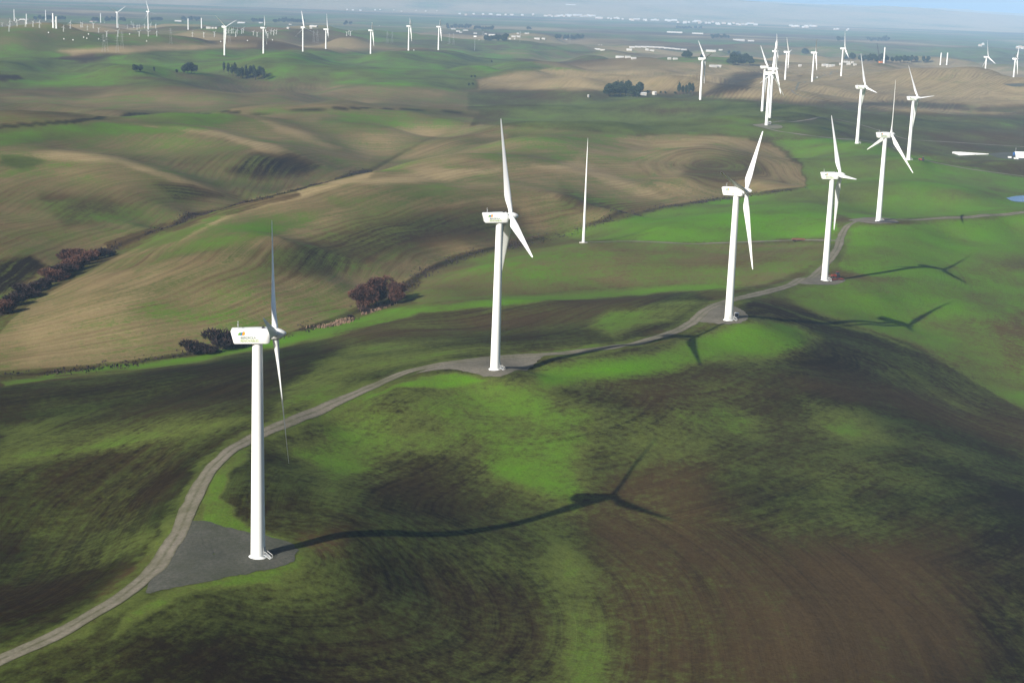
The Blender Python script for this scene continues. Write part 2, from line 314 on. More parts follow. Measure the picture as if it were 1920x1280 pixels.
# upper left hills
paint([(-400,245),(0,240),(330,213),(600,206),(700,203),(890,220),(880,240),(800,262),(690,318),(470,378),(300,430),(140,492),(0,590),(-400,800)], 3, sharp=True, g=.48, t=.68, s=.6, v=.46)
paint([(-100,245),(200,232),(300,232),(400,245),(250,250),(100,262),(0,275),(-100,280)], 7, g=.95, v=.62, s=.3)
paint([(230,218),(320,211),(420,213),(500,225),(380,232),(280,230)], 5, g=.9, v=.62, s=.3)
paint([(0,290),(60,286),(85,305),(40,318),(0,312)], 6, g=.9, v=.3, s=.2)
paint([(120,262),(240,250),(420,262),(450,280),(300,300),(160,285)], 10, .6, g=.72, v=.5)
paint([(0,288),(110,282),(220,292),(330,328),(420,365),(350,350),(220,305),(80,300)], 5, .7, g=.2, t=.95)
paint([(250,233),(400,243),(520,275),(610,312),(540,300),(420,258)], 4, .7, g=.2, t=.95)
paint([(480,222),(560,240),(640,280),(600,275),(520,245)], 6, .6, g=.25, t=.9)
paint([(470,292),(540,288),(600,310),(580,325),(480,335),(430,322)], 10, .85, g=.25, t=.08, s=.9)
paint([(290,345),(360,348),(420,368),(330,372)], 8, .8, g=.3, t=.1, s=.9)
paint([(80,370),(200,375),(260,400),(120,420)], 14, .6, g=.5, t=.15)
paint([(600,215),(760,210),(860,228),(700,250),(600,235)], 12, .7, g=.8, v=.55)
paint([(640,270),(760,235),(860,232),(780,262),(690,300)], 12, .5, g=.3, t=.9)
paint([(-60,500),(60,480),(90,500),(40,540),(-60,575)], 8, g=.2, t=.0, s=1.)
# middle hill
MID = [(-60,690),(20,600),(70,560),(200,490),(330,430),(400,395),(480,372),(600,345),(700,320),(800,262),(900,232),(1100,246),(1200,255),(1260,250),(1400,258),(1515,320),(1515,352),(1390,366),(1250,386),(1160,406),(1060,434),(950,458),(850,480),(800,505),(740,540),(620,598),(540,626),(380,656),(200,682),(-60,700)]
paint(MID, 2.5, sharp=True, g=.44, t=.72, s=.7, v=.45)
paint([(20,600),(90,560),(200,550),(300,500),(240,600),(300,660),(60,680)], 30, .55, g=.3, t=.9)
paint([(400,398),(480,374),(560,353),(700,322),(690,335),(560,368),(440,402),(330,450),(360,420)], 5, .85, g=.1, t=1.0)
paint([(640,345),(800,318),(950,315),(900,328),(720,348)], 7, .7, g=.1, t=1.0)
paint([(1000,312),(1080,300),(1180,340),(1250,372),(1200,368),(1100,325)], 7, .7, g=.12, t=.95)
paint([(420,420),(520,400),(620,395),(560,425),(450,455),(330,480),(250,510),(330,465)], 10, .8, g=.85, v=.65, s=.5)
paint([(620,372),(700,360),(820,345),(900,372),(760,392),(640,395)], 12, .6, g=.8, v=.6, s=.5)
paint([(560,460),(680,415),(820,398),(960,400),(980,440),(860,450),(700,500),(600,520),(500,500)], 24, .75, g=.42, t=.12)  # moist dark soil, with the concave slope's shading painted into the cover
paint([(1050,345),(1150,380),(1240,385),(1180,400),(1060,390)], 14, .6, g=.4, t=.3)
paint([(600,520),(740,460),(860,450),(760,520),(640,575)], 16, .6, g=.55, t=.75)
paint([(900,290),(1040,262),(1160,262),(1060,300),(940,310)], 10, .6, g=.75, v=.5)
paint([(940,246),(1160,246),(1260,244),(1120,262),(960,262)], 6, .6, g=.85, v=.5)
paint([(1180,300),(1230,262),(1340,253),(1450,272),(1512,320),(1512,352),(1400,364),(1290,374),(1230,350)], 5, g=.36, t=.74, s=.7, v=.42)
paint([(1300,300),(1400,290),(1440,320),(1360,345),(1280,330)], 16, .6, g=.4, t=.25)
# creek beds
paint_d(da, 2, 7, .9, g=.4, t=.05, s=.0, v=.2); paint_d(db, 1.5, 5, .9, g=.35, t=.12, s=.0, v=.2)
paint([(290,445),(420,400),(470,385),(420,405),(330,450),(240,475)], 4, .8, g=.9, v=.5, s=0)
paint([(200,468),(300,440),(420,405),(560,365),(560,358),(380,395),(200,455)], 3, .6, g=.15, t=.15)
# between willow creek and road
paint([(1040,442),(1160,412),(1250,390),(1390,368),(1515,352),(1560,400),(1580,440),(1500,450),(1300,455),(1180,452),(1095,452)], 4, g=.86, t=.4, s=.4, v=.72)
paint([(1095,452),(1300,456),(1560,455),(1540,490),(1440,535),(1300,537),(1150,540),(950,556),(790,575),(770,555),(800,512),(900,475),(1040,440)], 5, g=.55, t=.6, s=.25, v=.55)
paint([(1100,460),(1400,456),(1460,490),(1300,510),(1100,500)], 18, .6, g=.35, t=.55)
paint([(780,575),(950,556),(1150,541),(1300,537),(1420,538),(1300,547),(1000,566),(800,590),(680,618),(560,650),(380,676),(120,704),(0,728),(0,715),(380,664),(620,608),(700,590)], 4, g=.95, v=.75, s=.1)
paint([(0,728),(380,678),(680,620),(800,590),(1000,568),(1300,548),(1340,560),(1280,610),(1180,640),(950,662),(760,690),(600,765),(450,820),(370,890),(330,990),(260,1070),(100,1170),(-60,1230),(-400,1230),(-400,740)], 6, g=.47, t=.1, s=.5, v=.17)
paint([(640,620),(800,592),(1000,570),(1250,552),(1200,590),(1000,620),(800,630),(600,650)], 14, .8, g=.3, t=.3, s=.7)
paint([(1150,580),(1300,556),(1330,565),(1260,605),(1150,630),(1100,610)], 12, .8, g=.85, v=.75)
paint([(660,640),(850,640),(980,650),(800,680),(660,720),(500,790),(540,720)], 14, .7, g=.8, v=.65)
paint([(0,735),(240,705),(460,680),(560,668),(420,720),(200,755),(0,770)], 12, .7, g=.3, t=.12)
paint([(0,800),(120,790),(350,780),(480,790),(300,830),(120,860),(0,880)], 16, .6, g=.75, v=.55)
paint([(120,860),(330,820),(330,920),(200,960),(60,940)], 24, .7, g=.25, t=.08)
paint([(60,970),(250,930),(300,1000),(180,1060),(60,1060)], 24, .5, g=.6, v=.5)
paint([(0,1080),(150,1000),(200,1080),(60,1170),(-60,1190)], 20, .6, g=.3, t=.05)
# right of the road
paint([(1515,352),(1500,300),(1440,268),(1560,258),(1640,268),(1760,305),(1960,340),(1960,400),(1700,410),(1600,412),(1560,400)], 4, g=.93, t=.4, s=.35, v=.74)
paint([(1580,352),(1780,345),(1960,355),(1960,372),(1700,372)], 6, .4, g=.8, v=.5)
paint([(1590,424),(1700,418),(1960,402),(1960,500),(1800,520),(1640,520),(1570,500)], 6, g=.9, t=.5, s=.3, v=.74)
paint([(1450,548),(1560,528),(1700,520),(1960,480),(1960,790),(1800,690),(1700,640),(1560,600)], 10, g=.82, t=.5, s=.4, v=.7)
paint([(1560,470),(1650,480),(1700,520),(1620,530),(1560,515)], 18, .5, g=.45, t=.4)
paint([(1740,500),(1960,470),(1960,500),(1820,540)], 16, .5, g=.45, t=.5)
paint([(1860,600),(1960,570),(1960,730),(1880,690)], 16, .7, g=.35, t=.5)
paint([(1780,690),(1820,680),(1960,770),(1960,800)], 5, .8, g=.95, v=.6, s=.1)
# foreground hill
FG = [(-60,1262),(120,1195),(230,1130),(320,1060),(420,1090),(560,1050),(520,1000),(380,980),(400,880),(480,830),(700,735),(850,690),(1050,670),(1250,640),(1330,610),(1400,562),(1560,600),(1700,645),(1790,695),(1960,800),(2400,900),(2400,1500),(-200,1500)]
paint(FG, 5, g=.49, t=.12, s=.45, v=.27)
paint([(540,850),(700,750),(860,715),(1020,720),(1120,770),(1060,880),(960,900),(880,860),(740,880),(620,930)], 50, .9, g=.8, v=.75)
paint([(1000,690),(1150,672),(1300,630),(1380,605),(1500,608),(1535,640),(1480,668),(1350,672),(1250,700),(1140,710),(1030,725)], 20, .95, g=.88, v=.8, s=.3)
paint([(560,735),(640,720),(720,745),(620,775)], 23, .4, g=.9, v=.7)
paint([(1380,564),(1450,568),(1560,600),(1640,640),(1580,630),(1480,605),(1410,592)], 8, .95, g=.28, t=.08, s=.7)
paint([(1490,640),(1560,640),(1680,690),(1620,735),(1500,705),(1440,680)], 27, .85, g=.3, t=.08)
paint([(1420,690),(1560,705),(1750,735),(1960,800),(1960,850),(1800,800),(1640,755),(1500,730)], 23, .85, g=.22, t=.25)
paint([(1140,720),(1300,700),(1420,700),(1500,735),(1360,760),(1200,760)], 27, .7, g=.35, t=.2)
paint([(1500,745),(1620,775),(1680,830),(1600,830),(1520,790)], 23, .7, g=.82, v=.65)
paint([(1260,750),(1400,760),(1460,830),(1340,830),(1250,790)], 27, .5, g=.75, v=.6)
paint([(700,880),(900,840),(960,880),(940,960),(800,970),(640,980)], 44, .7, g=.3, t=.05)
paint([(960,840),(1060,850),(1100,900),(1090,950),(1000,930),(940,880)], 34, .9, g=.78, v=.72)
paint([(620,1040),(760,1020),(940,1010),(1010,1060),(1000,1300),(640,1300),(560,1180)], 60, .6, g=.34, t=.05, s=.45)
paint([(1010,990),(1060,1000),(1130,1150),(1150,1300),(1060,1300),(1030,1150)], 37, .8, g=.8, v=.5)
paint([(1100,940),(1250,870),(1320,900),(1420,1000),(1700,1000),(1850,1060),(1900,1300),(1180,1300),(1140,1150),(1100,1020)], 68, .9, g=.22, t=.28, s=.42)
paint([(1380,1120),(1700,1080),(1780,1200),(1700,1300),(1400,1300)], 85, .6, g=.1, t=.42)
paint([(1500,900),(1620,900),(1640,960),(1520,960)], 44, .6, g=.55, v=.4)
paint([(1820,950),(1960,900),(1960,1300),(1840,1300)], 51, .6, g=.35, t=.02)
paint([(300,1150),(460,1120),(620,1120),(560,1300),(200,1300)], 51, .7, g=.4, t=.03)
paint([(400,1240),(1000,1220),(1000,1320),(300,1320)], 51, .6, g=.3, t=.0)
paint([(560,1000),(640,990),(650,1040),(570,1035)], 20, .6, g=.25, t=.6)
paint([(560,1050),(650,1040),(680,1090),(600,1140),(500,1130)], 27, .6, g=.75, v=.55)
paint([(1300,1030),(1330,870),(1250,860),(1150,900),(1140,930),(1200,960)], 34, .4, g=.15, t=.4)
paint_d(dist_full(edges_w[2]), 3, 8, .85, g=.35, t=.0, v=.1)
for q_, c_ in ((edges_w[0], .9), (edges_w[1], .8)): paint_d(dist_full(q_), 1.5, 4, .7, g=c_, t=.1, v=.6, s=0)
# grass verges
rag = 5 * vnoise(GX / 9, GY / 9) + 2.5 * vnoise(GX / 3, GY / 3)
paint_d(dr + rag, 4.5, 9.0, .8, g=.85, v=.5, s=0); paint_d(dT[0] + rag * .6, 2.5, 6, .8, g=.85, v=.5, s=0)
paint([(388,975),(395,900),(440,845),(500,820),(470,850),(430,880),(428,930),(470,975),(560,1022),(500,1005),(430,990)], 6, g=.9, v=.66, s=0)
paint([(250,1140),(330,1098),(440,1083),(570,1050),(578,1062),(450,1100),(340,1122),(200,1195)], 9, g=.8, v=.55, s=0)
paint([(690,745),(790,705),(860,700),(920,715),(860,725),(760,722)], 5, g=.97, v=.85, s=0)
def field_mask(poly, feather=3):
    cov['m'] = np.zeros(len(GX)); paint(poly, feather, sharp=True, m=1.0); return cov.pop('m') > .5
near_d = np.abs(np.minimum(np.minimum(np.minimum(dr, dpad + 4), np.minimum(da, db)), de))
furrow = near_d.copy()
mk = field_mask(MID); furrow[mk] = db[mk]
mk = field_mask([(-400,245),(0,240),(330,213),(600,206),(700,203),(890,220),(880,240),(800,262),(690,318),(470,378),(300,430),(140,492),(0,590),(-400,800)]); furrow[mk] = da[mk]
mc = hit(1330, 308); mk = field_mask([(1180,300),(1230,262),(1340,253),(1450,272),(1512,320),(1512,352),(1400,364),(1290,374),(1230,350)]); furrow[mk] = (np.hypot((GX - mc[0]) * .8, (GY - mc[1]) * .45) + 30 * vnoise(GX / 75, GY / 110))[mk]
furrow = furrow + 6 * vnoise(GX / 60, GY / 60) + 22 * vnoise(GX / 190 + 4, GY / 190) + .35 * GZ
cv = np.stack([np.clip(cov[k], 0, 1) for k in 'gtsv'], -1).astype(np.float32)
at = terr.attributes.new('cover', 'FLOAT_COLOR', 'POINT'); at.data.foreach_set('color', cv.ravel())
at = terr.attributes.new('furrow', 'FLOAT', 'POINT'); at.data.foreach_set('value', furrow.astype(np.float32))

# ------------------------------------------------------------------ materials
def mat(name, col, rough=.8, spec=.3, metal=0.0, noise=None):
    m = bpy.data.materials.new(name); m.use_nodes = True; b = m.node_tree.nodes['Principled BSDF']
    b.inputs['Base Color'].default_value = (*col, 1); b.inputs['Roughness'].default_value = rough; b.inputs['Specular IOR Level'].default_value = spec; b.inputs['Metallic'].default_value = metal
    if noise:
        sc, col2, lo, hi = noise; n = m.node_tree.nodes; l = m.node_tree.links
        tc = n.new('ShaderNodeTexCoord'); nn = n.new('ShaderNodeTexNoise'); nn.inputs['Scale'].default_value = sc; nn.inputs['Detail'].default_value = 6
        mr = n.new('ShaderNodeMapRange'); mr.inputs[1].default_value = lo; mr.inputs[2].default_value = hi
        mx = n.new('ShaderNodeMix'); mx.data_type = 'RGBA'; mx.inputs[6].default_value = (*col, 1); mx.inputs[7].default_value = (*col2, 1)
        l.new(tc.outputs['Object'], nn.inputs['Vector']); l.new(nn.outputs['Fac'], mr.inputs[0]); l.new(mr.outputs[0], mx.inputs[0]); l.new(mx.outputs[2], b.inputs['Base Color'])
    return m
def gravel_mat(name, c0, c1, rut, weed):
    m = bpy.data.materials.new(name); m.use_nodes = True; N = m.node_tree.nodes; L = m.node_tree.links; b = N['Principled BSDF']; b.inputs['Roughness'].default_value = 1; b.inputs['Specular IOR Level'].default_value = .08
    g = N.new('ShaderNodeNewGeometry'); A = N.new('ShaderNodeAttribute'); A.attribute_name = 'across'
    def nz(sc, d, lo, hi):
        n = N.new('ShaderNodeTexNoise'); n.inputs['Scale'].default_value = sc; n.inputs['Detail'].default_value = d; n.inputs['Roughness'].default_value = .7; L.new(g.outputs['Position'], n.inputs['Vector']); r = N.new('ShaderNodeMapRange'); r.inputs[1].default_value = lo; r.inputs[2].default_value = hi; L.new(n.outputs['Fac'], r.inputs[0]); return r.outputs[0]
    def mx(f, a, c):
        n = N.new('ShaderNodeMix'); n.data_type = 'RGBA'; L.new(f, n.inputs[0])
        for i, q in ((6, a), (7, c)):
            if isinstance(q, tuple): n.inputs[i].default_value = (*q, 1)
            else: L.new(q, n.inputs[i])
        return n.outputs[2]
    def mt(op, a, c):
        n = N.new('ShaderNodeMath'); n.operation = op; n.use_clamp = True
        for i, q in enumerate((a, c)):
            if isinstance(q, float): n.inputs[i].default_value = q
            else: L.new(q, n.inputs[i])
        return n.outputs[0]
    col = mx(nz(.9, 5, .3, .7), c0, c1); col = mx(mt('MULTIPLY', nz(.06, 4, .42, .7), .7), col, weed)
    if rut:
        ab = N.new('ShaderNodeMath'); ab.operation = 'ABSOLUTE'; L.new(A.outputs['Fac'], ab.inputs[0])
        mid = mt('SUBTRACT', 1.0, mt('MULTIPLY', ab.outputs[0], 3.5)); edge = mt('MULTIPLY', mt('SUBTRACT', ab.outputs[0], .72), 3.5)
        col = mx(mt('MULTIPLY', mt('MAXIMUM', mid, edge), nz(.35, 4, .3, .62)), col, weed)
    L.new(col, b.inputs['Base Color']); bp = N.new('ShaderNodeBump'); bp.inputs['Strength'].default_value = .5; bp.inputs['Distance'].default_value = .2; L.new(nz(1.5, 4, 0, 1), bp.inputs['Height']); L.new(bp.outputs[0], b.inputs['Normal']); return m
def ground_mat():
    m = bpy.data.materials.new('field'); m.use_nodes = True; N = m.node_tree.nodes; L = m.node_tree.links; b = N['Principled BSDF']
    b.inputs['Roughness'].default_value = 1; b.inputs['Specular IOR Level'].default_value = 0.05
    A = N.new('ShaderNodeAttribute'); A.attribute_name = 'cover'; F = N.new('ShaderNodeAttribute'); F.attribute_name = 'furrow'
    sp = N.new('ShaderNodeSeparateColor'); L.new(A.outputs['Color'], sp.inputs[0])
    g, t, s, v = sp.outputs[0], sp.outputs[1], sp.outputs[2], A.outputs['Alpha']
    geo = N.new('ShaderNodeNewGeometry'); px = N.new('ShaderNodeSeparateXYZ'); L.new(geo.outputs['Position'], px.inputs[0])
    def M(op, a, b_=None, c=None):
        n = N.new('ShaderNodeMath'); n.operation = op
        for i, q in enumerate((a, b_, c)):
            if q is None: continue
            if isinstance(q, (int, float)): n.inputs[i].default_value = q
            else: L.new(q, n.inputs[i])
        return n.outputs[0]
    def noise(vec, sc, det=4, rough=.55):
        n = N.new('ShaderNodeTexNoise'); n.inputs['Scale'].default_value = sc; n.inputs['Detail'].default_value = det; n.inputs['Roughness'].default_value = rough
        L.new(vec, n.inputs['Vector']); return M('SUBTRACT', n.outputs['Fac'], .5)
    def vec(fs, along):
        c = N.new('ShaderNodeCombineXYZ'); L.new(M('MULTIPLY', F.outputs['Fac'], fs), c.inputs[0]); L.new(M('MULTIPLY', px.outputs[0], along), c.inputs[1]); L.new(M('MULTIPLY', px.outputs[1], along), c.inputs[2]); return c.outputs[0]
    P = geo.outputs['Position']
    st_f = noise(vec(.75, .016), 1.0, 3, .6); st_m = noise(vec(.2, .009), 1.0, 3, .6); st_b = noise(vec(.03, .005), 1.0, 2); st_c = noise(vec(.075, .007), 1.0, 2)
    blot = noise(P, .02, 6, .6); tuft = noise(P, .35, 5, .7); big = noise(P, .0045, 4)
    stripes = M('ADD', M('MULTIPLY', st_f, 1.2), M('ADD', M('ADD', M('MULTIPLY', st_m, 1.0), M('MULTIPLY', st_c, .9)), M('MULTIPLY', st_b, .4)))
    # drill rows: evenly spaced passes, wandering and fading in places
    wob = M('ADD', F.outputs['Fac'], M('MULTIPLY', noise(P, .03, 2), 7.0)); fade = M('ADD', .55, M('MULTIPLY', noise(P, .02, 3), 2.4)); fade.node.use_clamp = True
    rows = M('MULTIPLY', M('SUBTRACT', M('DIVIDE', M('PINGPONG', wob, 4.2), 4.2), .5), fade)
    gf = M('ADD', g, M('MULTIPLY', M('ADD', stripes, M('MULTIPLY', rows, M('MULTIPLY', M('POWER', s, 2.0), .85))), M('MULTIPLY', s, .85)))
    gf = M('ADD', gf, M('ADD', M('MULTIPLY', blot, 1.0), M('MULTIPLY', tuft, 1.2)))
    mr = N.new('ShaderNodeMapRange'); mr.interpolation_type = 'SMOOTHSTEP'; mr.inputs[1].default_value = .16; mr.inputs[2].default_value = .84; L.new(gf, mr.inputs[0])
    def mix(f, a, c):
        n = N.new('ShaderNodeMix'); n.data_type = 'RGBA'
        if isinstance(f, float): n.inputs[0].default_value = f
        else: L.new(f, n.inputs[0])
        for i, q in ((6, a), (7, c)):
            if isinstance(q, tuple): n.inputs[i].default_value = (*q, 1)
            else: L.new(q, n.inputs[i])
        return n.outputs[2]
    tt = M('ADD', t, M('ADD', M('MULTIPLY', big, .5), M('ADD', M('MULTIPLY', tuft, .35), M('MULTIPLY', M('ADD', M('ADD', st_f, M('MULTIPLY', rows, M('MULTIPLY', s, .9))), M('MULTIPLY', st_c, .9)), M('MULTIPLY', s, .6))))); tt.node.use_clamp = True
    vv = M('ADD', v, M('ADD', M('MULTIPLY', big, 1.1), M('ADD', M('MULTIPLY', blot, .9), M('MULTIPLY', tuft, .4)))); vv.node.use_clamp = True
    t1 = M('MULTIPLY', tt, 2.0); t1.node.use_clamp = True; t2 = M('SUBTRACT', M('MULTIPLY', tt, 2.0), 1.0); t2.node.use_clamp = True
    soil = mix(t2, mix(t1, (.0115, .0070, .0020), (.074, .048, .019)), (.300, .230, .115))
    v1 = M('MULTIPLY', vv, 2.0); v1.node.use_clamp = True; v2 = M('SUBTRACT', M('MULTIPLY', vv, 2.0), 1.0); v2.node.use_clamp = True
    grass = mix(v2, mix(v1, (.006, .016, .001), (.074, .092, .019)), (.075, .200, .003))
    col = mix(mr.outputs[0], soil, grass)
    # clods and tufts, and the paired tramlines a tractor leaves along the furrows
    grain = noise(P, 1.3, 4, .7); pp = M('PINGPONG', F.outputs['Fac'], 11.0); line = M('SUBTRACT', 1.0, M('MULTIPLY', M('ABSOLUTE', M('SUBTRACT', M('PINGPONG', pp, 5.5), 4.6)), 2.6)); line.node.use_clamp = True
    gate = M('MULTIPLY', noise(P, .011, 2), 9.0); gate.node.use_clamp = True
    dk = M('SUBTRACT', M('ADD', 1.0, M('MULTIPLY', grain, 1.1)), M('MULTIPLY', M('MULTIPLY', line, gate), M('MULTIPLY', s, .55)))
    hs = N.new('ShaderNodeHueSaturation'); L.new(dk, hs.inputs['Value']); L.new(col, hs.inputs['Color']); col = hs.outputs[0]
    L.new(col, b.inputs['Base Color'])
    bp = N.new('ShaderNodeBump'); bp.inputs['Strength'].default_value = .6; bp.inputs['Distance'].default_value = .5
    L.new(M('ADD', M('MULTIPLY', st_f, M('MULTIPLY', s, 1.2)), M('MULTIPLY', tuft, .8)), bp.inputs['Height']); L.new(bp.outputs[0], b.inputs['Normal'])
    return m
M_ground = ground_mat()
terr.materials.append(M_ground)
go = bpy.data.objects.new('ground', terr); COL.objects.link(go); go['kind'] = 'structure'

M_white = mat('turbine_white', (.80, .81, .80), .35, .5); M_blade = mat('blade_white', (.78, .79, .79), .35, .5)
M_grey = mat('grey_metal', (.35, .36, .37), .5, .5); M_dark = mat('dark_metal', (.05, .05, .055), .6)
M_conc = mat('concrete', (.42, .40, .37), .9, noise=(.8, (.3, .28, .26), .4, .7))
M_gravel = gravel_mat('gravel', (.125, .110, .085), (.205, .185, .145), True, (.070, .072, .035)); M_padl = gravel_mat('light_gravel', (.105, .095, .075), (.17, .155, .125), False, (.075, .07, .05))
M_pad = gravel_mat('dark_gravel', (.050, .052, .043), (.098, .096, .078), False, (.040, .046, .028))
M_track = mat('worn_track', (.17, .145, .12), 1, .1, noise=(.05, (.10, .12, .06), .4, .7))
M_lgreen = mat('logo_green', (.12, .32, .03)); M_lblue = mat('logo_blue', (.06, .22, .5)); M_lor = mat('logo_orange', (.85, .32, .02))
M_tdark = mat('lettering_green', (.02, .08, .03)); M_tlime = mat('lettering_lime', (.25, .40, .01))
M_leaf = mat('evergreen_foliage', (.022, .038, .020), .95, .1, noise=(.6, (.045, .06, .028), .4, .65))
M_willow = mat('bare_red_twigs', (.13, .062, .042), .95, .1, noise=(.25, (.045, .026, .024), .35, .65)); M_brush = mat('dark_twigs', (.040, .026, .024), .95, .1, noise=(.25, (.022, .018, .017), .4, .65))
M_reed = mat('dry_reed', (.24, .16, .11), .95, .1, noise=(.5, (.15, .10, .07), .4, .6)); M_bark = mat('bark', (.07, .05, .04), .95)
M_wall = mat('white_wall', (.48, .46, .42), .7, noise=(.1, (.40, .37, .33), .4, .7)); M_roof = mat('pale_roof', (.55, .54, .52), .6, noise=(.1, (.46, .45, .43), .4, .7)); M_tan = mat('tan_wall', (.42, .33, .25), .8); M_rroof = mat('red_roof', (.45, .2, .14), .8)
M_red = mat('red_paint', (.24, .035, .02), .6, noise=(2, (.12, .03, .02), .4, .6)); M_rust = mat('rust', (.16, .06, .035), .8, noise=(1.5, (.10, .05, .035), .4, .6)); M_blue = mat('blue_paint', (.03, .09, .25), .5); M_tyre = mat('tyre', (.02, .02, .02), .8)
M_orange = mat('orange_paint', (.75, .22, .03), .5); M_glass = mat('dark_glass', (.03, .04, .05), .1, .5)

# ------------------------------------------------------------------ mesh helpers
class MB:
    def __init__(s): s.v = []; s.f = []
    def add(s, vs, fs):
        o = len(s.v); s.v += [tuple(v) for v in vs]; s.f += [tuple(i + o for i in f) for f in fs]; return s
    def box(s, x0, x1, y0, y1, z0, z1, top=None):
        a, b_ = (top or (0, 0)); v = [(x0,y0,z0),(x1,y0,z0),(x1,y1,z0),(x0,y1,z0),(x0+a,y0+b_,z1),(x1-a,y0+b_,z1),(x1-a,y1-b_,z1),(x0+a,y1-b_,z1)]
        return s.add(v, [(0,3,2,1),(4,5,6,7),(0,1,5,4),(1,2,6,5),(2,3,7,6),(3,0,4,7)])
    def rings(s, rs, n=24, cap=True):
        """rs: list of lists of n points"""
        vs = [p for r in rs for p in r]; fs = []
        for i in range(len(rs) - 1):
            for j in range(n): fs.append((i*n+j, i*n+(j+1)%n, (i+1)*n+(j+1)%n, (i+1)*n+j))
        if cap: fs.append(tuple(range(n))[::-1]); fs.append(tuple((len(rs)-1)*n + j for j in range(n)))
        return s.add(vs, fs)
    def lathe(s, prof, n=24, ax='z', c=(0,0,0)):
        rs = []
        for r, h in prof:
            ring = []
            for j in range(n):
                a = 2*math.pi*j/n; p = (r*math.cos(a), r*math.sin(a), h) if ax == 'z' else ((h, r*math.cos(a), r*math.sin(a)) if ax == 'x' else (r*math.sin(a), h, r*math.cos(a)))
                ring.append((p[0]+c[0], p[1]+c[1], p[2]+c[2]))
            rs.append(ring)
        return s.rings(rs, n)
    def bar(s, p, q, r, n=6, r2=None):
        p, q = Vector(p), Vector(q); d = (q-p).normalized(); u = d.orthogonal().normalized(); w = d.cross(u); r2 = r if r2 is None else r2
        return s.rings([[tuple(c + u*rr*math.cos(2*math.pi*j/n) + w*rr*math.sin(2*math.pi*j/n)) for j in range(n)] for c, rr in ((p, r), (q, r2))], n)
    def mesh(s, name, m, smooth=False):
        me = bpy.data.meshes.new(name); me.from_pydata(s.v, [], s.f); me.materials.append(m)
        if smooth:
            me.polygons.foreach_set('use_smooth', [True]*len(me.polygons))
            try: me.set_sharp_from_angle(angle=R_(40))
            except Exception: pass
        me.update(); return me
def link(name, me, parent=None, loc=(0,0,0), rot=(0,0,0)):
    o = bpy.data.objects.new(name, me); COL.objects.link(o); o.location = loc; o.rotation_euler = rot
    if parent is not None: o.parent = parent
    return o
def tag(o, label, cat, group=None):
    o['label'] = label; o['category'] = cat
    if group: o['group'] = group
    return o
def root(name, loc, rz, label, cat, group=None, sc=1.0):
    o = bpy.data.objects.new(name, None); COL.objects.link(o); o.location = loc; o.rotation_euler = (0, 0, rz); o.scale = (sc,)*3; o.empty_display_size = 1
    return tag(o, label, cat, group)

# ------------------------------------------------------------------ roads, pads, ponds (sheets draped on the ground)
def drape(pts2, lift):
    z = ground_z(pts2[:, 0], pts2[:, 1]); return np.stack([pts2[:, 0], pts2[:, 1], z + lift], -1)
def strip(name, P, hw, lift, m, nx=6, jit=.5):
    T = np.gradient(P, axis=0); T /= np.hypot(T[:, 0], T[:, 1])[:, None] + 1e-9; Nn = np.stack([-T[:, 1], T[:, 0]], -1); n = len(P)
    s = np.arange(n) * .35; jl = jit * (vnoise(s, s * 0 + 3) * 1.6); jr = jit * (vnoise(s, s * 0 + 9) * 1.6)
    rows = []
    for k in range(nx + 1):
        o = -1 + 2 * k / nx; w = hw + (jl if o < 0 else jr); e = lift if 0 < k < nx else lift - .0
        rows.append(drape(P + Nn * (o * w)[:, None], e))
    V = np.stack(rows, 1).reshape(-1, 3); I = np.arange(len(V)).reshape(n, nx + 1)
    me = grid_mesh(name, V, np.stack([I[:-1, :-1], I[:-1, 1:], I[1:, 1:], I[1:, :-1]], -1).reshape(-1, 4)); me.materials.append(m)
    at = me.attributes.new('across', 'FLOAT', 'POINT'); at.data.foreach_set('value', np.tile(np.linspace(-1, 1, nx + 1), n).astype(np.float32))
    o = link(name, me); o['kind'] = 'structure'; return o
def patch(name, poly_px, lift, m, step=1.2, world=None):
    B = np.array([hit(x, y)[:2] for x, y in poly_px]) if world is None else np.array(world)
    B = np.concatenate([B, B[:1]]); B = resample(smooth(np.concatenate([B, B[:1]]), 2)[:-1], step)
    c = B.mean(0); rings = 14; rows = []
    nj = .5 * vnoise(B[:, 0] / 2.2, B[:, 1] / 2.2); Bd = c + (B - c) * (1 + nj[:, None] * .16)
    for k in range(rings + 1): rows.append(drape(c + (Bd - c) * (0.02 + .98 * k / rings), lift))
    V = np.stack(rows, 0).reshape(-1, 3); n = len(B); I = np.arange(len(V)).reshape(rings + 1, n); J = np.roll(I, -1, 1)
    Q = np.stack([I[:-1], J[:-1], J[1:], I[1:]], -1)[:, :-1].reshape(-1, 4); me = grid_mesh(name, V, Q); me.materials.append(m)
    o = link(name, me); o['kind'] = 'structure'; return o
strip('road', road_w, 3.0, .16, M_gravel)
for t in tracks_w: strip('track', t, 2.0, .22, M_track, 3)
patch('gravel_pad', [(352,975),(388,978),(430,990),(500,1003),(552,1020),(562,1038),(545,1056),(470,1075),(400,1087),(320,1103),(262,1118),(300,1062),(335,1010)], .11, M_pad)
patch('gravel_pad', [(780,700),(820,686),(880,672),(960,664),(1030,662),(1000,684),(960,702),(920,709),(880,698),(840,690)], .12, M_padl)
patch('gravel_pad', [(1300,602),(1315,580),(1345,566),(1390,578),(1408,598),(1385,608),(1340,608)], .12, M_padl)
patch('gravel_pad', [(1475,532),(1520,516),(1560,516),(1588,524),(1580,532),(1530,535)], .14, M_padl)
patch('gravel_pad', [(1590,413),(1640,407),(1680,412),(1685,419),(1640,421),(1605,417)], .16, M_padl)
patch('gravel_pad', [(1850,289),(1880,286),(1930,286),(1930,300),(1880,299)], .25, M_pad, 3)
